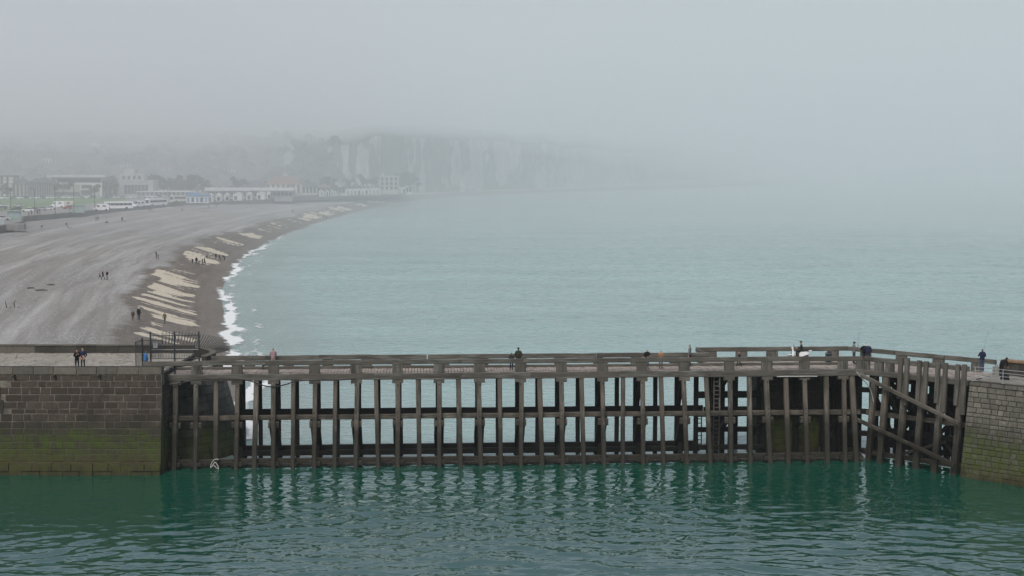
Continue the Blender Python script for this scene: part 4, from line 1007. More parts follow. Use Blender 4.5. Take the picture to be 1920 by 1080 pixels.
# on the quay
def qp(px, py): 
    p = onz(px, py, QF); return Vector((p.x, p.y, QF + .03))
person(Vector((onY(144.5, 680, q0.y + 1.2).x, q0.y + 1.2, QF + .04)), 25, "person in long black coat standing beside a white-haired companion on the quay", BLACK, NAVY, "dark", "phone", 1.62, 1.3, True)
person(Vector((onY(155.5, 680, q0.y + 1.2).x, q0.y + 1.2, QF + .04)), -5, "white-haired person in navy jacket with hands in pockets on the quay", NAVY, cloth("dark_slate_cloth", (.03, .04, .05)), "white", "pocket", 1.76, 1.32)
person(p1(u1_at(273, 1.6), 1.6, 7.12), 150, "person in bright blue jacket behind the iron gate", BLUE, NAVY, "dark", "pocket", 1.7, 1.2)
# on the pier
person(deck_at(512.5, 2.5), 200, "person in dusty pink coat at the seaward handrail of the pier", MAUVE, BLACK, "dark", "phone", 1.74, 1.2, True)
person(deck_at(959, 1.1), 175, "child in grey hood standing beside an adult on the pier", DKGREY, NAVY, "dark", "stand", 1.42, 1.15)
person(deck_at(972, 1.5), 185, "person in bulky dark olive jacket and cap on the pier", OLIVE, DKGREY, "dark", "pocket", 1.75, 1.45, hat=DKGREY)
person(deck_at(1213, 1.0), 15, "person in black jacket with folded arms by the handrail", BLACK, JEANS, "dark", "fish", 1.62, 1.4)
person(deck_at(1239, 1.2), 160, "person in orange brown hooded coat on the pier", ORANGE, BROWN, "fair", "pocket", 1.5, 1.3)
person(deck_at(1293, 2.3), 250, "slim person in grey top and black trousers turned sideways on the pier", GREY, BLACK, "dark", "stand", 1.84, .95)
person(deck_at(1386, 1.9), 265, "small child walking along the deck boards", NAVY, DKGREY, "dark", "walk", 1.28, 1.0)
def wide(px, py): return onz(px, py, DECK) + Vector((0, 0, .02))
person(wide(1601, 683), 95, "angler in pale grey jacket and dark cap", GREY, DKGREY, "dark", "fish", 1.84, 1.15, hat=DKGREY)
person(wide(1619, 684), 200, "person in black jacket leaning close to a companion by the corner handrail", BLACK, DKGREY, "white", "fish", 1.78, 1.25)
person(wide(1627, 685), 150, "stout person in navy jacket by the corner handrail", NAVY, DKGREY, "white", "pocket", 1.82, 1.4)
person(wide(1841, 698), 185, "angler in dark jacket and jeans facing out to sea", NAVY, JEANS, "dark", "fish", 1.86, 1.2)
hx = wide(1877, 706); hx.z = 7.09
person(hx, 120, "person in black hat bending over a bag on the stone jetty", BLACK, BLACK, "dark", "bend", 1.78, 1.25, hat=BLACK)
def rod(base, tip, label):
    o = empty("fishing_rod", base); tag(o, label, "fishing rod", "fishing rods on the pier"); t_ = Vector(tip)
    MB().tube((0, 0, 0), t_ * .14, .017, 6).build("grip", BLACK, o); MB().tube(t_ * .14, t_, .010, 5, 0, .004).build("blank", DKGREY, o); MB().tube(t_ * .17 + Vector((0, 0, -.05)), t_ * .17 + Vector((.05, 0, -.05)), .035, 8).build("reel", DKGREY, o)
b_ = wide(1601, 683); rod((b_.x + .3, b_.y + .05, DECK + 1.18), (.35, 1.2, 2.3), "fishing rod held by the angler in pale grey")
b_ = wide(1841, 698); rod((b_.x + .1, b_.y + .35, DECK + 1.15), (.9, 1.4, 2.0), "fishing rod held by the angler in jeans")
# bags, box and dog
def bag(loc, d, mat, label, name="bag"):
    o = empty(name, loc); tag(o, label, "bag" if name == "bag" else "box")
    MB().box((0, 0, d[2] / 2), d, 0, .3, .85).build("body", mat, o); MB().path([Vector((-.12, 0, d[2] * .95)), Vector((-.08, 0, d[2] + .1)), Vector((.08, 0, d[2] + .1)), Vector((.12, 0, d[2] * .95))], .018).build("handle", BLACK, o)
c = wide(1868, 705); bag((c.x, c.y, 7.08), (.5, .35, .75), cloth("mottled_grey_canvas", (.25, .25, .23)), "mottled grey canvas bag standing on the stone jetty")
c = wide(1884, 712); bag((c.x, c.y, 7.08), (.6, .35, .35), BLACK, "low black bag lying on the stone jetty")
c = wide(1553, 679); cb = empty("cool_box", (c.x, c.y, DECK + .02)); tag(cb, "dark cool box with a lid on the wide deck", "cool box")
MB().box((0, 0, .3), (.42, .34, .6), 0, 0, 1.06).build("body", plain("dark_teal_plastic", (.02, .04, .05), .4), cb); MB().box((0, 0, .65), (.48, .4, .08)).build("lid", plain("dark_grey_plastic", (.03, .035, .04), .4), cb); MB().path([Vector((-.25, 0, .6)), Vector((-.22, 0, .78)), Vector((.22, 0, .78)), Vector((.25, 0, .6))], .015).build("handle", BLACK, cb)
def dog(loc, rz, label):
    names = ["rump", "belly", "chest", "neck", "skull", "muzzle", "tail1", "tail2"]; J = {"rump": (.25, 0, .42), "belly": (.03, 0, .41), "chest": (-.2, 0, .42), "neck": (-.33, 0, .56), "skull": (-.41, 0, .65), "muzzle": (-.53, 0, .61), "tail1": (.36, 0, .46), "tail2": (.48, 0, .56)}
    Rr = {"rump": .085, "belly": .085, "chest": .12, "neck": .07, "skull": .065, "muzzle": .035, "tail1": .03, "tail2": .015}
    E = [("rump", "belly"), ("belly", "chest"), ("chest", "neck"), ("neck", "skull"), ("skull", "muzzle"), ("rump", "tail1"), ("tail1", "tail2")]
    for s_, k in ((.075, "l"), (-.075, "r")):
        J.update({"st" + k: (.2, s_, .29), "hk" + k: (.33, s_, .17), "hp" + k: (.28, s_, .025), "el" + k: (-.2, s_, .27), "wr" + k: (-.19, s_, .14), "fp" + k: (-.22, s_, .025), "er" + k: (-.37, s_ * .8, .75)})
        Rr.update({"st" + k: .05, "hk" + k: .025, "hp" + k: .026, "el" + k: .035, "wr" + k: .024, "fp" + k: .026, "er" + k: .015}); E += [("rump", "st" + k), ("st" + k, "hk" + k), ("hk" + k, "hp" + k), ("chest", "el" + k), ("el" + k, "wr" + k), ("wr" + k, "fp" + k), ("skull", "er" + k)]
    nm = list(J); ix = {n: i for i, n in enumerate(nm)}; me = bpy.data.meshes.new("dog"); me.from_pydata([J[n] for n in nm], [(ix[a_], ix[c_]) for a_, c_ in E], [])
    o = bpy.data.objects.new("tmp", me); COL.objects.link(o); o.modifiers.new("s", 'SKIN')
    for i, n in enumerate(nm): sv = me.skin_vertices[0].data[i]; sv.radius = (Rr[n],) * 2; sv.use_root = n == "belly"
    ss = o.modifiers.new("b", 'SUBSURF'); ss.levels = 1; bpy.context.view_layer.update()
    em = bpy.data.meshes.new_from_object(o.evaluated_get(bpy.context.evaluated_depsgraph_get())); bpy.data.objects.remove(o); em.materials.clear(); em.polygons.foreach_set("use_smooth", [True] * len(em.polygons))
    d = link("dog", em, plain("black_fur", (.014, .012, .011), .8)); d.location = loc; d.rotation_euler = (0, 0, rz); tag(d, label, "dog")
dog(deck_at(498, 2.2), .15, "black dog standing beside the person in dusty pink coat")
# scooter
def scooter(loc, rz, s_=1.0):
    o = empty("motor_scooter", loc, rz); o.scale = (s_,) * 3; tag(o, "white motor scooter parked on the wide deck with a rider", "scooter")
    WP = plain("white_scooter_paint", (.78, .79, .8), .25, .05, 3, .5); TY = plain("black_tyre", (.012, .012, .012), .8); ST = plain("black_seat", (.015, .015, .016), .5)
    def wheel(x):
        bm = bmesh.new(); 
        vs = []; n, m_ = 18, 8
        for i in range(n):
            for j in range(m_):
                a_, c_ = 2 * math.pi * i / n, 2 * math.pi * j / m_; r_ = .19 + .055 * math.cos(c_); vs.append((r_ * math.cos(a_), .055 * math.sin(c_), r_ * math.sin(a_)))
        me = mesh_of("tyre", vs, [(i * m_ + j, ((i + 1) % n) * m_ + j, ((i + 1) % n) * m_ + (j + 1) % m_, i * m_ + (j + 1) % m_) for i in range(n) for j in range(m_)], [TY], None, True); bm.free()
        w_ = link("wheel", me, None, o, (x, 0, .245)); MB().tube((0, -.035, 0), (0, .035, 0), .15, 14).build("rim", GALV, w_)
    wheel(-.62); wheel(.62)
    MB().prism([(-.44, .36), (-.36, .36), (-.3, .62), (-.38, .98), (-.46, .98), (-.5, .6)], -.19, .19).build("leg_shield", WP, o)
    MB().prism([(-.8, .36), (-.74, .48), (-.6, .53), (-.46, .48), (-.4, .36), (-.46, .4), (-.6, .46), (-.74, .4)], -.08, .08).build("front_mudguard", WP, o)
    MB().tube((-.62, 0, .245), (-.43, 0, .9), .03).build("fork", DKGREY, o)
    MB().prism([(-.4, .28), (.15, .28), (.15, .36), (-.4, .36)], -.17, .17).build("footboard", DKGREY, o)
    MB().prism([(.1, .3), (.45, .4), (.8, .52), (.86, .68), (.7, .76), (.2, .72), (.1, .55)], -.17, .17).build("rear_body", WP, o)
    MB().prism([(.08, .73), (.5, .75), (.8, .79), (.84, .85), (.5, .84), (.1, .81)], -.14, .14).build("seat", ST, o)
    MB().tube((-.38, -.3, 1.05), (-.4, 0, 1.02), .02).tube((-.4, 0, 1.02), (-.38, .3, 1.05), .02).build("handlebar", DKGREY, o)
    MB().prism([(-.53, .98), (-.38, .94), (-.33, 1.06), (-.44, 1.12)], -.1, .1).build("headset", WP, o)
    MB().tube((-.56, 0, 1.02), (-.5, 0, 1.03), .06, 10).build("headlight", GALV, o); MB().tube((.3, -.2, .3), (.75, -.22, .38), .05, 8).build("exhaust", DKGREY, o)
    MB().prism([(.84, .78), (1.1, .82), (1.1, .86), (.84, .82)], -.12, .12).build("luggage_rack", WP, o)
    for y_ in (-.27, .27): MB().tube((-.36, y_, 1.05), (-.33, y_ * 1.1, 1.24), .01).box((-.33, y_ * 1.15, 1.27), (.02, .12, .08)).build("mirror", DKGREY, o)
sl = onz(1496, 676, DECK + .02); scooter(sl, R(-8), 1.02)
person(sl + Vector((.3, 0, .27)), -98, "rider in dark green jacket seated on the white scooter", cloth("dark_green_cloth", (.02, .035, .028)), BLACK, "dark", "sit", 1.76, 1.2, hat=BLACK)

# on the beach
GB = "people on the shingle beach"
bp = [ (78, 430, "bend", 1.6, DKGREY, JEANS, "person bending down alone high on the shingle"), (126, 426, "bend", 1.75, BLACK, DKGREY, "person in black leaning over a board on the shingle"),
 (180.5, 415.5, "walk", 1.7, BLACK, JEANS, "person in black walking with a companion towards the sea wall"), (184, 414.5, "walk", 1.6, DKGREY, DKGREY, "person in charcoal walking with a companion towards the sea wall"), (229, 416, "stand", 1.75, BLACK, BLACK, "person in black beside another in white near the coaches"), (234.5, 416, "stand", 1.5, WHITE, GREY, "person in white jacket on the upper shingle"),
 (280, 396, "bend", 1.5, NAVY, NAVY, "crouching person in navy below the sea wall"), (284, 396, "bend", 1.5, DKGREY, NAVY, "crouching person in charcoal below the sea wall"), (342, 396.5, "sit", 1.7, DKGREY, DKGREY, "person sitting alone on the far shingle"),
 (293, 485, "stand", 1.8, BLACK, BLACK, "tall person in black at the top of the shingle bank"), (296.5, 486, "stand", 1.3, NAVY, NAVY, "child in navy next to a tall person on the shingle bank"),
 (187, 524, "walk", 1.6, MAUVE, DKGREY, "person in muted pink in a trio on the shingle"), (193, 524.5, "walk", 1.75, BLACK, DKGREY, "person in black in the middle of a trio on the shingle"), (201, 525, "stand", 1.76, BLACK, GREY, "person in bulky black coat at the edge of a trio"),
 (249.5, 602, "walk", 1.5, BROWN, BROWN, "person in brown on the wet shingle"), (260.5, 600, "stand", 1.8, BLACK, BLACK, "person in black with pale cap on the wet shingle"), (309, 607, "walk", 1.65, KHAKI, OLIVE, "person in khaki striding across a sand tongue"),
 (361, 495, "walk", 1.3, DKGREY, BLACK, "child at the edge of the group on the sand"), (368.5, 496, "stand", 1.75, BLACK, BLACK, "adult in black within the group on the sand"), (373, 496, "stand", 1.6, WHITE, DKGREY, "person in white top within the group on the sand"), (379.5, 496.5, "stand", 1.5, BROWN, DKGREY, "person in brown within the group on the sand"), (383.5, 496.5, "walk", 1.72, DKGREY, BLACK, "adult in charcoal within the group on the sand"),
 (388, 485, "stand", 1.6, MAUVE, DKGREY, "person in muted pink farther up the sand"), (405, 487, "stand", 1.6, BLACK, BLACK, "person in black by the water in a pair"), (411.5, 489, "walk", 1.75, NAVY, BLACK, "person in navy by the water in a pair"), (421, 488, "bend", 1.6, DKGREY, BLACK, "person stooping near the foam"),
 (607, 410, "walk", 1.7, BLACK, BLACK, "far person in black at the tide line"), (612, 411, "bend", 1.5, DKGREY, BLACK, "far stooping person at the tide line"), (391, 391, "stand", 1.7, BLACK, BLACK, "far person in black below the beach huts"), (406, 390, "stand", 1.7, DKGREY, DKGREY, "far person in charcoal below the beach huts"), (549, 400, "stand", 1.7, BLACK, DKGREY, "lone far person in black on the shingle"), (675, 390, "walk", 1.7, DKGREY, BLACK, "far walker in charcoal on the sand by the cliffs"), (690, 387, "walk", 1.7, BLACK, BLACK, "far walker in black on the sand by the cliffs")]
for i, (x, y, ps, h, ja, tr, lb) in enumerate(bp):
    p = onbeach(x, y); person(p - Vector((0, 0, .02)), random.choice([20, 90, 170, 200, 260, 320]), lb, ja, tr, random.choice(["dark", "brown", "dark"]), ps, h, 1.2, False, GB, hat=(WHITE if "pale cap" in lb else None))
# driftwood
DRIFT = plain("wet_driftwood", (.05, .042, .034), .9)
for x, y, k, lb in ((13, 578, 0, "bent driftwood stake stuck upright in the shingle"), (28, 577, 1, "forked driftwood stake with a knob at its foot"), (58, 541, 2, "short driftwood log on the shingle"), (78, 545, 3, "long driftwood log on the shingle"), (95, 535, 4, "broken driftwood log on the shingle"), (126, 428, 5, "flat weathered board lying by a bending person"), (383, 397, 6, "long dark plank on the far shingle")):
    p = onbeach(x, y); o = empty("driftwood", p); tag(o, lb, "driftwood", "driftwood on the beach")
    if k < 2: MB().tube((0, 0, -.2), (-.12, 0, .6), .07, 7, 0, .06).tube((-.12, 0, .6), (-.2 + .3 * k, .05, 1.1), .06, 7, 0, .025).build("stem", DRIFT, o); MB().tube((.35, 0, 0), (.6, .1, .12), .07, 7, 0, .03).build("stub", DRIFT, o)
    else: L = (1.2, 2.0, 1.5, 3.2, 4.5)[k - 2]; MB().tube((-L / 2, 0, .07), (0, .06, .12), .09, 7, 0, .1).tube((0, .06, .12), (L / 2, -.05, .08), .1, 7, 0, .05).build("trunk", DRIFT, o); MB().tube((.1, 0, .1), (.4, .2, .3), .04, 6, 0, .02).build("branch", DRIFT, o)
# a small flag marker on the shingle
p = onbeach(200, 418); o = empty("beach_marker", p); tag(o, "thin pole marker on a low dark base on the shingle", "marker"); MB().tube((0, 0, .3), (0, 0, 1.8), .06, 6).build("pole", DKGREY, o); MB().box((0, 0, .2), (1.3, .6, .45), 0, 0, .5).build("base", DKGREY, o)

# ================================================================== vehicles along the promenade
GLASS = plain("dark_vehicle_glass", (.02, .025, .03), .1, .1, 3, .6); TYRE = plain("black_tyre", (.012, .012, .012), .8); LAMP = plain("lamp_lens", (.6, .6, .58), .2); TAIL = plain("tail_lens", (.25, .02, .02), .3)
PAINT = {n: plain(n + "_car_paint", c, .3, .05, 1, .5) for n, c in (("white", (.78, .78, .78)), ("silver", (.45, .46, .47)), ("black", (.02, .02, .022)), ("red", (.3, .03, .025)), ("blue", (.04, .09, .22)), ("grey", (.14, .145, .15)), ("cream", (.62, .58, .48)))}
_proto = {}
def side_shell(prof, w_, tum):
    """closed shell from a side profile, narrowing towards the roof"""
    zmax = max(z for _, z in prof); n = len(prof); vs = []
    for s_ in (-1, 1):
        for x, z in prof: vs.append((x, s_ * (w_ / 2) * (1 - tum * max(0, (z - .9) / max(zmax - .9, .1))), z))
    return vs, [tuple(range(n)), tuple(range(2 * n - 1, n - 1, -1))] + [(k, n + k, n + (k + 1) % n, (k + 1) % n) for k in range(n)]
def vehicle_parts(kind):
    if kind in _proto: return _proto[kind]
    parts = []
    if kind == "car":
        parts.append(("body", MB().add(*side_shell([(-2.1, .3), (2.1, .3), (2.12, .75), (1.95, .95), (-1.0, .98), (-2.0, .8), (-2.12, .6)], 1.75, 0)).mesh("body", GLASS), "paint"))
        parts.append(("cabin_glass", MB().add(*side_shell([(-1.05, .96), (1.8, .93), (1.35, 1.36), (-.35, 1.38)], 1.62, .16)).mesh("glass", GLASS), None))
        parts.append(("roof", MB().add(*side_shell([(-.42, 1.365), (1.42, 1.345), (1.2, 1.46), (-.1, 1.48)], 1.42, .2)).mesh("roof", GLASS), "paint")); xs, L, wd = (-1.3, 1.3), 2.12, 1.75
    elif kind == "van":
        parts.append(("body", MB().add(*side_shell([(-2.7, .35), (2.7, .35), (2.7, 2.35), (2.5, 2.55), (-1.3, 2.55), (-1.9, 1.35), (-2.6, 1.1), (-2.75, .7)], 2.0, .06)).mesh("body", GLASS), "paint"))
        parts.append(("windscreen", MB().add(*side_shell([(-1.93, 1.36), (-1.4, 2.35), (-1.43, 2.37), (-1.97, 1.36)], 1.75, .06)).mesh("ws", GLASS), None))
        for s_ in (-1, 1): parts.append(("side_window", MB().box((-1.05, s_ * .985, 1.75), (.8, .06, .6)).box((1.0, s_ * .985, 1.8), (1.1, .06, .5)).mesh("sw", GLASS), None))
        xs, L, wd = (-1.8, 1.7), 2.72, 2.0
    else:
        parts.append(("body", MB().add(*side_shell([(-5.9, .4), (5.9, .4), (5.95, 3.0), (5.7, 3.25), (-5.5, 3.25), (-5.9, 2.4), (-6.0, 1.0)], 2.5, .05)).mesh("body", GLASS), "paint"))
        for s_ in (-1, 1):
            for k in range(6): parts.append(("side_window", MB().box((-4.2 + 1.75 * k, s_ * 1.235, 2.1), (1.6, .05, .95)).mesh("sw", GLASS), None))
        parts.append(("windscreen", MB().box((-5.93, 0, 2.0), (.12, 2.2, 1.5)).mesh("ws", GLASS), None)); xs, L, wd = (-3.9, 3.2), 5.95, 2.5
    r_ = .32 if kind == "car" else .38 if kind == "van" else .5
    for x in xs:
        for s_ in (-1, 1): parts.append(("wheel", MB().tube((x, s_ * (wd / 2 - .2), r_), (x, s_ * (wd / 2 + .02), r_), r_, 14).mesh("wheel", TYRE), None))
    for s_ in (-1, 1): parts.append(("headlight", MB().box((-L + .03, s_ * wd * .36, .72 if kind != "bus" else .9), (.14, .34, .16)).mesh("hl", LAMP), None)); parts.append(("tail_light", MB().box((L - .03, s_ * wd * .4, .85), (.12, .2, .22)).mesh("tl", TAIL), None))
    _proto[kind] = parts; return parts
def vehicle(kind, loc, rz, paint, label, group):
    nm, cat = {"car": ("parked_car", "car"), "van": ("camper_van", "van"), "bus": ("coach", "coach")}[kind]
    o = empty(nm, loc, rz); tag(o, label, cat, group); o.scale = (.86,) * 3 if kind == "bus" else (.95,) * 3
    for n, me, pt_ in vehicle_parts(kind):
        c = bpy.data.objects.new(n, me); COL.objects.link(c); c.parent = o
        if pt_: c.material_slots[0].link = 'OBJECT'; c.material_slots[0].material = PAINT[paint]
def pz(px, py): return onz(px, py, PROM_Z + .02)
def at_wall(px, py, back): q = pz(px, py); d = Vector((q.x, q.y, 0)).normalized(); return q + d * back
near = [(6, 413, "silver"), (3, 393, "grey"), (30, 395, "black"), (52, 397, "white"), (66, 396, "grey"), (76, 395, "silver"), (88, 394, "white"), (95, 393, "silver"), (6, 388.5, "white"), (33, 388, "silver"), (237, 386, "black"), (128, 392, "red")]
for i, (x, y, c) in enumerate(near): vehicle("car", pz(x, y), R(random.choice([10, 20, 195, 30])), c, f"{c} car parked between the lawn and the promenade", "cars by the promenade")
cols = ["white", "silver", "grey", "white", "black", "silver", "white", "blue", "white", "cream", "silver", "white"]
for i in range(17): x = 4 + i * 10.5; c = cols[i % 12]; vehicle("car", pz(x, 373.4 - i * .1), R(random.choice([2, 182, 60, 5])), c, f"{c} car parked beyond the lawn in front of the buildings", "cars beyond the lawn")
for i in range(13): x = 196 + i * 10; c = cols[(i * 5 + 2) % 12]; vehicle("car", pz(x, 373 - i * .22 - random.random()), R(random.choice([2, 182, 75])), c, f"{c} car parked beyond the coaches near the low pavilion", "cars near the pavilion")
vehicle("van", pz(108, 389.5), R(8), "white", "white camper van with long side parked on the promenade", "camper vans"); vehicle("van", pz(124, 389), R(8), "cream", "cream camper van beside a long white one on the promenade", "camper vans")
vehicle("bus", at_wall(222, 393.2, 6), R(21), "white", "long white coach parked by the sea wall", "coaches"); vehicle("van", at_wall(190, 396.3, 5), R(18), "white", "white van parked in front of the long coach", "camper vans")
vehicle("van", at_wall(261, 389.3, 5), R(60), "white", "boxy white van parked alone by the sea wall", "camper vans"); vehicle("bus", at_wall(293, 387, 8), R(60), "white", "white coach with striped flank parked end-on to the beach", "coaches"); vehicle("bus", at_wall(340, 380.5, 16), R(50), "cream", "cream coach next to the blue pavilion", "coaches")
# people on the promenade
for i, (x, y, ja, lb) in enumerate(((54, 406.5, BLACK, "promenade walker in black beside another"), (59.5, 405.5, NAVY, "promenade walker in navy beside another"), (70, 405, BLACK, "promenade stroller in black by a lamp post"), (75, 405, DKGREY, "promenade stroller in charcoal by a lamp post"), (131, 397.5, RED, "promenade walker in dull red"), (137, 397.5, BLACK, "promenade walker in black next to dull red"))):
    person(at_wall(x, y, 1.2), random.choice([0, 90, 180, 270]), lb, ja, DKGREY, "dark", "walk", 1.72, 1.15, False, "people on the promenade")
# lamp posts
LM = plain("grey_lamp_post", (.09, .1, .1), .5)
for i, (x, y, h, lb) in enumerate(((21, 412, 9, "grey lamp post beside the green kiosk"), (65.5, 407, 8.6, "grey lamp post next to strolling people"), (104, 402.5, 9.4, "grey lamp post before the white camper van"), (139, 400.5, 9.4, "grey lamp post beside the pale shelter"), (178, 397, 8.5, "grey lamp post in front of the small white van"))):
    b_ = at_wall(x, y, 1.6); o = empty("street_lamp", b_); tag(o, lb, "lamp post", "lamp posts along the promenade")
    MB().tube((0, 0, 0), (0, 0, h), .11, 8, 0, .06).build("pole", LM, o); MB().tube((0, 0, 0), (0, 0, .7), .17, 8).build("base", LM, o); MB().tube((0, 0, h - .05), (-.7, -.5, h + .15), .05).build("arm", LM, o); MB().box((-.85, -.6, h + .15), (.6, .3, .12), 0, .6).build("lantern", LM, o)

# ================================================================== town
def C(name, col, v=.15): return plain(name, col, .85, v, .3, .2)
WH, CRM, GRY, BRK, SLA, TIL, DKG, STN = C("white_render", (.6, .6, .58)), C("cream_render", (.55, .51, .43)), C("grey_render", (.33, .33, .32)), C("brick_render", (.3, .2, .16)), C("slate_roof", (.09, .095, .105)), C("tile_roof", (.22, .13, .095)), C("dark_glass_band", (.045, .05, .055)), C("pale_stone_front", (.44, .41, .36))
win_me = MB().box((0, 0, 0), (1.25, .3, 1.7)).mesh("window", DKG); slim_me = MB().box((0, 0, 0), (.9, .3, 2.6)).mesh("tall_window", DKG)
def building(px0, px1, pyt, pyb, label, wall, roof="flat", roofm=SLA, cols_=5, rows_=3, depth=14, z=PROM_Z, name="building", cat="building", win=win_me, rise=.35, group=None, gp_=None):
    a = gp_ if gp_ is not None else onz((px0 + px1) / 2, pyb, z); D = a.y; w_ = (px1 - px0) / F * D; H = (pyb - pyt) / F * D; rz = math.atan2(-a.x, a.y) * .4
    o = empty(name, (a.x, a.y + depth / 2, a.z - .05), rz); tag(o, label, cat, group)
    hw = H if roof == "flat" else H * (1 - rise)
    MB().box((0, 0, hw / 2 - 1.0), (w_, depth, hw + 2.0)).build("wall", wall, o)
    if roof == "flat": MB().box((0, 0, hw + .2), (w_ + .7, depth + .7, .5)).build("roof", roofm, o)
    elif roof == "gable":
        r_ = MB().prism([(-w_ / 2 - .5, hw - .1), (w_ / 2 + .5, hw - .1), (0, H)], -depth / 2 - .4, depth / 2 + .4).build("roof", roofm, o); MB().box((w_ * .22, 0, H - .3), (.7, .9, 1.9)).build("chimney", BRK, r_)
    else:
        k = MB(); e, f_ = w_ / 2 + .5, depth / 2 + .5; i_ = max(.3, w_ / 2 - (H - hw) * 1.2); k.add([(-e, -f_, hw), (e, -f_, hw), (e, f_, hw), (-e, f_, hw), (-i_, 0, H), (i_, 0, H)], [(0, 1, 5, 4), (1, 2, 5), (2, 3, 4, 5), (3, 0, 4), (3, 2, 1, 0)]); r_ = k.build("roof", roofm, o); MB().box((i_ * .6, .4, H - .2), (.8, .9, 2.0)).build("chimney", BRK, r_)
    for c in range(cols_):
        for r_ in range(rows_): link("window", win, None, o, (-w_ / 2 + w_ * (c + .5) / cols_, -depth / 2 + .02, hw * (r_ + .55) / rows_))
    return o, w_, hw, depth
# apartment block with two white balcony stacks
o, w_, h, d = building(-55, 22, 331, 369, "grey apartment block with white balcony stacks at the edge of town", GRY, cols_=9, rows_=5)
for x in (w_ / 2 - 1.2, w_ / 2 - 4.2):
    for k in range(6): MB().box((x, -d / 2 - .5, h * (k + .45) / 6), (1.5, 1.1, 1.3)).build("balcony", WH, o)
building(20, 48, 334, 369, "narrow stone villa with slate roof beside the apartment block", STN, "hip", SLA, 4, 3, win=slim_me)
building(49, 92, 334, 369, "stone hotel with rows of tall windows", STN, "hip", SLA, 10, 3, win=slim_me, rise=.25)
o, w_, h, d = building(94, 186, 332, 368, "wide modern casino with white roof slab and framed glass front", C("pale_green_render", (.36, .38, .31)), "flat", WH, 0, 0, 22)
MB().box((0, -d / 2 - .6, h + .5), (w_ + 4, 2.4, 1.1)).build("roof_fascia", WH, o); MB().box((w_ * .05, -d / 2 - .08, h * .83), (w_ * .86, .25, h * .2)).build("glass_band", DKG, o)
for x0, x1, z0, z1 in ((-.5, -.3, .62, .7), (-.02, .5, .6, .7), (.06, .09, .3, .64), (.3, .33, .3, .64), (.06, .33, .34, .4), (.46, .5, 0, .62), (-.5, -.46, 0, .66)):
    MB().box(((x0 + x1) / 2 * w_, -d / 2 - .35, (z0 + z1) / 2 * h), ((x1 - x0) * w_, .7, (z1 - z0) * h)).build("frame_beam", WH, o)
for k in range(7): MB().box((w_ * (.1 + .031 * k), -d / 2 - .1, h * .2), (.9, .3, h * .24)).build("window", DKG, o)
MB().box((w_ * .2, -d / 2 - .1, h * .5), (w_ * .2, .22, h * .2)).build("window", DKG, o); MB().box((-w_ * .2, -d / 2 - .1, h * .12), (w_ * .5, .3, h * .2)).build("entrance_glass", DKG, o)
o, w_, h, d = building(219, 283, 340, 367, "white seafront building with stepped top storeys and tall dark bays", C("off_white_render", (.42, .42, .4)), "flat", C("off_white_render", (.42, .42, .4)), 0, 0, 18)
for k in range(7): MB().box((-w_ * .28 + w_ * .1 * k, -d / 2 - .05, h * .45), (1.5, .3, h * .62)).build("window", DKG, o)
MB().box((-w_ * .12, 1, h + 1.9), (w_ * .7, d * .7, 3.8)).build("upper_storey", C("off_white_render", (.42, .42, .4)), o); MB().box((-w_ * .22, 1.5, h + 4.9), (w_ * .3, d * .5, 2.4)).build("roof_pavilion", C("off_white_render", (.42, .42, .4)), o)
for k in range(4): MB().box((-w_ * .36 + w_ * .15 * k, -d * .35 + 1, h + 1.9), (1.3, .3, 1.8)).build("window", DKG, o)
building(190, 218, 330, 367, "dark gabled brick house beside the stepped white building", BRK, "gable", SLA, 3, 4, rise=.45)
building(255, 352, 360, 367.5, "long low flat roofed hall with white eaves", GRY, "flat", WH, 12, 1)
o, w_, h, d = building(388, 545, 356, 370, "long glass seafront pavilion with pale shallow roof", GRY, "flat", C("pale_metal_roof", (.6, .61, .61)), 0, 0, 16)
for k in range(22): MB().box((-w_ / 2 + w_ * (k + .5) / 22, -d / 2 - .04, h * .4), (w_ / 22 - .5, .25, h * .5)).build("window", DKG, o)
MB().box((0, -d / 2 - .9, h + .4), (w_ + 2, 2, 1.5)).build("roof_fascia", C("pale_metal_roof", (.6, .61, .61)), o)
building(455, 500, 338, 362, "broad hip roofed villa behind the glass pavilion", STN, "hip", SLA, 5, 2, rise=.55)
building(497, 563, 330, 362, "large half-timbered villa with tall pitched roof under the cliff", CRM, "hip", TIL, 7, 3, rise=.5)
vl = ["slate roofed cream villa near the foot of the cliff", "red roofed villa near the foot of the cliff", "grey gabled house near the foot of the cliff", "white gabled house near the foot of the cliff", "brick hip roofed house near the foot of the cliff", "small stone house near the foot of the cliff", "low cream house near the foot of the cliff", "narrow gabled brick house under the chalk", "white hip roofed house under the chalk", "slate gabled stone house under the chalk"]
spec = [(565, 592, 343, CRM, "hip", SLA), (594, 616, 346, BRK, "hip", TIL), (618, 634, 347, GRY, "gable", SLA), (634, 652, 348, WH, "gable", SLA), (654, 676, 346, BRK, "hip", SLA), (678, 694, 348, STN, "hip", TIL), (696, 712, 347, CRM, "gable", TIL), (748, 758, 347, BRK, "gable", SLA), (760, 772, 349, WH, "hip", SLA), (528, 548, 349, STN, "gable", SLA)]
for (x0, x1, yt, wl, rf, rm), lb in zip(spec, vl): building(x0, x1, yt, 361.5 - (x0 - 560) * .018, lb, wl, rf, rm, max(2, int((x1 - x0) / 6)), 2, rise=.45, z=PROM_Z + 1, name="house", cat="house", group="houses below the cliff")
building(712, 746, 332, 357, "tall pale terraced apartment house under the chalk cliff", STN, "flat", STN, 4, 3, z=PROM_Z + 2)
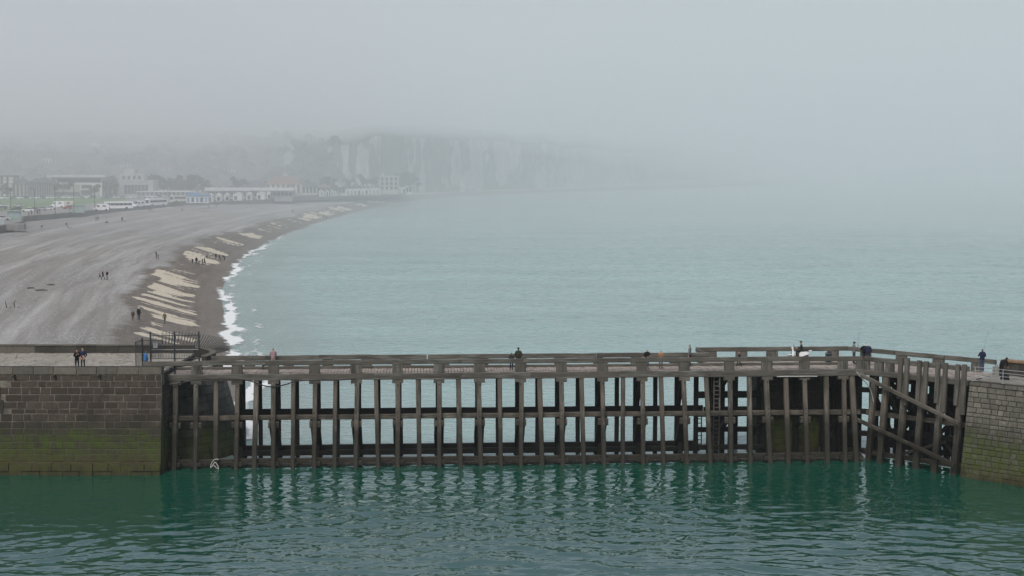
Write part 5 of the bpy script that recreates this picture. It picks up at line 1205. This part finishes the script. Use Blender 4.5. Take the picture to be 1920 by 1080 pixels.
# houses on the hillside in the fog
hs_ = [(78, 96, 299, 305, "long white roofed house high on the hillside", WH, "flat", WH), (57, 70, 291, 300, "pale house on the hillside above the apartment block", CRM, "gable", SLA), (167, 182, 267, 277, "twin gabled white house near the hilltop", WH, "gable", WH), (188, 199, 270, 277, "small white gabled house near the hilltop", WH, "gable", SLA), (5, 18, 288, 297, "grey hillside house with slate roof", GRY, "gable", SLA), (110, 126, 318, 328, "brick hillside house above the casino", BRK, "hip", TIL), (225, 244, 303, 312, "cream hillside house above the stepped building", CRM, "hip", SLA), (300, 322, 310, 320, "grey hipped hillside house above the low hall", GRY, "hip", TIL), (346, 362, 292, 300, "pale hillside cottage among trees", STN, "gable", SLA), (420, 440, 312, 322, "stone hillside house above the pavilion", STN, "hip", SLA), (140, 158, 308, 316, "slate roofed hillside house among trees", STN, "hip", SLA), (30, 48, 312, 322, "cream terrace on the lower hillside", CRM, "gable", TIL)]
bpy.context.view_layer.update()
for x0, x1, yt, yb, lb, wl, rf, rm in hs_:
    g = hill_point((x0 + x1) / 2, yb)
    if g: building(x0, x1, yt, yb, lb, wl, rf, rm, 3, 2, 10, name="house", cat="house", gp_=g, rise=.4, group="hillside houses")
rr4 = random.Random(21); WN = [("cream", CRM), ("grey", GRY), ("brick", BRK), ("stone", STN)]; RN = [("slate", SLA), ("red tile", TIL)]
SPOT = ["behind the casino", "behind the stone hotel", "behind the dark gabled house", "behind the stepped white building", "behind the long low hall", "between the hall and the pavilion", "behind the glass pavilion", "beside the hip roofed villa"]
for i in range(22):
    x0 = 30 + i * 23 + rr4.uniform(-6, 6); wd = rr4.uniform(13, 21); wn_, wm = WN[rr4.randrange(4)]; rn_, rm_ = RN[rr4.randrange(2)]; k = rr4.choice(["gable", "hip"]); yb = 361 - rr4.uniform(0, 4); sp_ = SPOT[(0 if 94 < x0 < 190 else 1 if x0 < 94 else 2 if x0 < 215 else 3 if x0 < 285 else 4 if x0 < 355 else 5 if x0 < 390 else 6 if x0 < 500 else 7)]
    building(x0, x0 + wd, yb - rr4.uniform(12, 20), yb, f"{wn_} {k} roofed town house with {rn_} roof {sp_}", wm, k, rm_, max(2, int(wd / 5)), 2, 11, z=PROM_Z, name="house", cat="house", rise=rr4.uniform(.35, .5), group="town houses behind the seafront")
# beach huts, tents, blue pavilion, shelters
def hut(loc, rz, s_, body_m, roof_m, label, group):
    o = empty("beach_hut", loc, rz); tag(o, label, "hut", group)
    MB().box((0, 0, 1.1), (1.9, 2.0, 2.2)).build("wall", body_m, o); MB().prism([(-1.1, 2.15), (1.1, 2.15), (0, 2.85)], -1.15, 1.15).build("roof", roof_m, o); MB().box((0, -1.0, .95), (.8, .1, 1.8)).build("door", DKG if random.random() < .3 else GRY, o); o.scale = (s_,) * 3
for i in range(6): hut(at_wall(603 + i * 4.6, 369 - i * .2, 2), .2, 1.25, WH, SLA if i % 2 else WH, "white beach hut in the cluster below the red roofed villas", "beach huts below the villas")
for i in range(17): hut(at_wall(652 + i * 7.0, 366.5 - i * .33, 2), .2, 1.2, WH, WH, "white beach hut in the long row near the cliff", "row of beach huts near the cliff")
for i, (x, w_, lb) in enumerate(((411, 9, "white tent with two doorways by the sea wall"), (426, 7, "narrow white tent by the sea wall"), (447, 17, "large white marquee with glazed end"), (468, 9, "grey fronted white tent between two marquees"), (490, 15, "white marquee with long window"), (504, 5, "small white kiosk at the end of the tents"), (395, 10, "white stall beside the blue pavilion"))):
    y = 377.6 - (x - 420) * .045; a_ = at_wall(x, y, 5); o = empty("beach_tent", a_); tag(o, lb, "tent", "white tents by the sea wall"); ww = w_ / F * a_.y; MB().box((0, 0, 1.4), (ww, 4, 2.8)).build("wall", WH, o)
    MB().prism([(-ww / 2 - .2, 2.75), (ww / 2 + .2, 2.75), (0, 3.6)], -2.2, 2.2).build("roof", WH, o)
    for k in range(max(1, int(ww / 2.4))): MB().box((-ww / 2 + (k + .5) * 2.3, -2.02, 1.1), (1.2, .1, 1.7)).build("doorway", DKG, o)
BLU = C("blue_pavilion_paint", (.15, .27, .42)); a_ = at_wall(371, 380.8, 4); o = empty("blue_pavilion", a_, .1); tag(o, "blue and white seaside pavilion by the sea wall", "pavilion"); ww = 41 / F * a_.y
MB().box((0, 0, 1.4), (ww, 5, 2.8)).build("wall", WH, o); MB().box((.4, 0, 3.1), (ww + .6, 5.6, .7)).build("roof", BLU, o); MB().box((-ww * .2, .8, 3.8), (ww * .5, 3, .8)).build("upper_roof", BLU, o)
for k in range(5): MB().box((-ww * .4 + ww * .2 * k, -2.52, 1.3), (ww * .11, .1, 1.8)).build("panel", BLU if k % 2 == 0 else DKG, o)
GRN = C("pale_green_paint", (.3, .4, .34)); 
for x, y, lb, sx in ((27, 412, "pale green glazed kiosk at the corner of the sea wall", 8.5), (147, 399, "pale green open shelter beside a lamp post", 9.0)):
    a_ = at_wall(x, y, 2.5); o = empty("shelter", a_, .3); tag(o, lb, "shelter"); MB().box((0, 0, 1.2), (sx * .45, 2.2, 2.4)).build("wall", GRN, o); MB().box((0, 0, 2.55), (sx * .55, 3.0, .3)).build("roof", GRN, o)
    for k in (-1, 1): MB().box((k * sx * .11, -1.11, 1.4), (sx * .16, .08, 1.3)).build("pane", C("pale_blue_pane", (.35, .42, .46)), o)
a_ = onz(10, 424, 6.3); o = empty("beach_terrace", a_, .25); tag(o, "low concrete terrace with glazed wind screen below the kiosk", "terrace"); MB().box((-8, 0, -.2), (26, 8, 1.6)).build("platform", CONC, o); MB().box((-9, -3.2, 1.1), (18, .08, 1.0)).build("wind_screen", C("hazy_glass", (.4, .46, .46)), o); MB().box((-9, -3.2, 1.65), (18, .14, .1)).build("screen_rail", WH, o)

# ================================================================== trees
BARK = plain("bark", (.07, .055, .04), .9); LEAFS = [plain("leaves_%d" % i, c, .9, .4, .8, .1) for i, c in enumerate(((.035, .05, .02), (.05, .065, .026), (.06, .055, .03)))]
def crown_mesh(seed, n=620, rx=3.4, rz=3.6):
    rr = random.Random(seed); vs = []; fs = []; cl = [Vector((rr.gauss(0, .55), rr.gauss(0, .55), rr.uniform(-.8, .9))) for _ in range(9)]
    for k in range(n):
        c = rr.choice(cl); d = Vector((rr.gauss(0, 1), rr.gauss(0, 1), rr.gauss(0, 1))).normalized() * rr.uniform(.2, .42); p = Vector(((c.x + d.x) * rx, (c.y + d.y) * rx, (c.z + d.z) * rz * .75 + 5.0))
        a = Vector((rr.gauss(0, 1), rr.gauss(0, 1), rr.gauss(0, 1))).normalized(); b = a.orthogonal().normalized(); s_ = rr.uniform(.4, .8); i = len(vs)
        vs += [p - a * s_, p + b * s_ * .6, p + a * s_, p - b * s_ * .6]; fs.append((i, i + 1, i + 2, i + 3))
    return mesh_of("crown", vs, fs, [LEAFS[seed % 3]])
CR = [crown_mesh(i) for i in range(5)]
tr_me = MB().tube((0, 0, -1), (.1, .05, 3.2), .28, 8, 0, .2).tube((.1, .05, 3), (.9, .4, 5.6), .15, 6, 0, .06).tube((.1, .05, 3), (-.8, -.3, 6), .15, 6, 0, .06).tube((.1, .05, 3.1), (.15, .1, 7), .17, 6, 0, .05).mesh("trunk", BARK)
def tree(loc, s_, label, group, k):
    o = empty("tree", loc, random.uniform(0, 6)); o.scale = (s_,) * 3; tag(o, label, "tree", group); link("trunk", tr_me, None, o); link("crown", CR[k % 5], None, o)
tp = [(120, 371, 1.0), (12, 371, .8), (200, 369, 1.1), (296, 366, 1.3), (308, 366, 1.1), (322, 366, 1.2), (335, 366, 1.0), (352, 366, 1.2), (370, 366, 1.3), (386, 366, 1.0), (446, 364, 1.1), (508, 363, .9), (572, 362, 1.0), (616, 361, 1.1), (652, 361, 1.0), (690, 360, 1.2), (756, 358, 1.4), (766, 357, 1.5), (776, 357, 1.1), (178, 371, .8)]
TL = ['tree beside the casino', 'tree by the apartment block', 'tree between the casino and the dark gabled house', 'tree next to the stepped white building', 'tree behind the long low hall', 'tree behind the long low hall', 'tree behind the long low hall', 'tree at the end of the long low hall', 'tree behind the blue pavilion', 'tree behind the blue pavilion', 'tree behind the white stall', 'tree behind the glass pavilion', 'tree below the half-timbered villa', 'tree beside the slate roofed cream villa', 'tree behind the cluster of beach huts', 'tree between brick houses under the cliff', 'tree beside the terraced apartment house', 'tall tree against the chalk beyond the last house', 'tall tree against the chalk beyond the last house', 'tree at the corner of the casino']
for i, (x, y, s_) in enumerate(tp): tree(onz(x, y - 1.5, PROM_Z), s_, "dark leafy " + TL[i], "trees among the seafront buildings", i)
# woods on the slope read as one mass
def woods():
    rr = random.Random(5); vs = []; fs = []
    for k in range(520):
        px = rr.uniform(-60, 640); py = rr.uniform(256, 352)
        g = hill_point(px, py)
        if g is None or vnoise(px / 34., py / 11.) < .42: continue
        R_ = rr.uniform(3, 6)
        for j in range(34):
            d = Vector((rr.gauss(0, 1), rr.gauss(0, 1), abs(rr.gauss(0, 1)))).normalized() * R_ * rr.uniform(.5, 1); p = g + d + Vector((0, 0, 1)); a = Vector((rr.gauss(0, 1), rr.gauss(0, 1), rr.gauss(0, 1))).normalized(); b = a.orthogonal(); s_ = rr.uniform(.8, 1.7); i = len(vs)
            vs += [p - a * s_, p + b * s_ * .7, p + a * s_, p - b * s_ * .7]; fs.append((i, i + 1, i + 2, i + 3))
    tag(link("woods", mesh_of("woods", vs, fs), LEAFS[0]), "fogbound woods covering the hillside behind the town", "woods", None, "stuff")
woods()
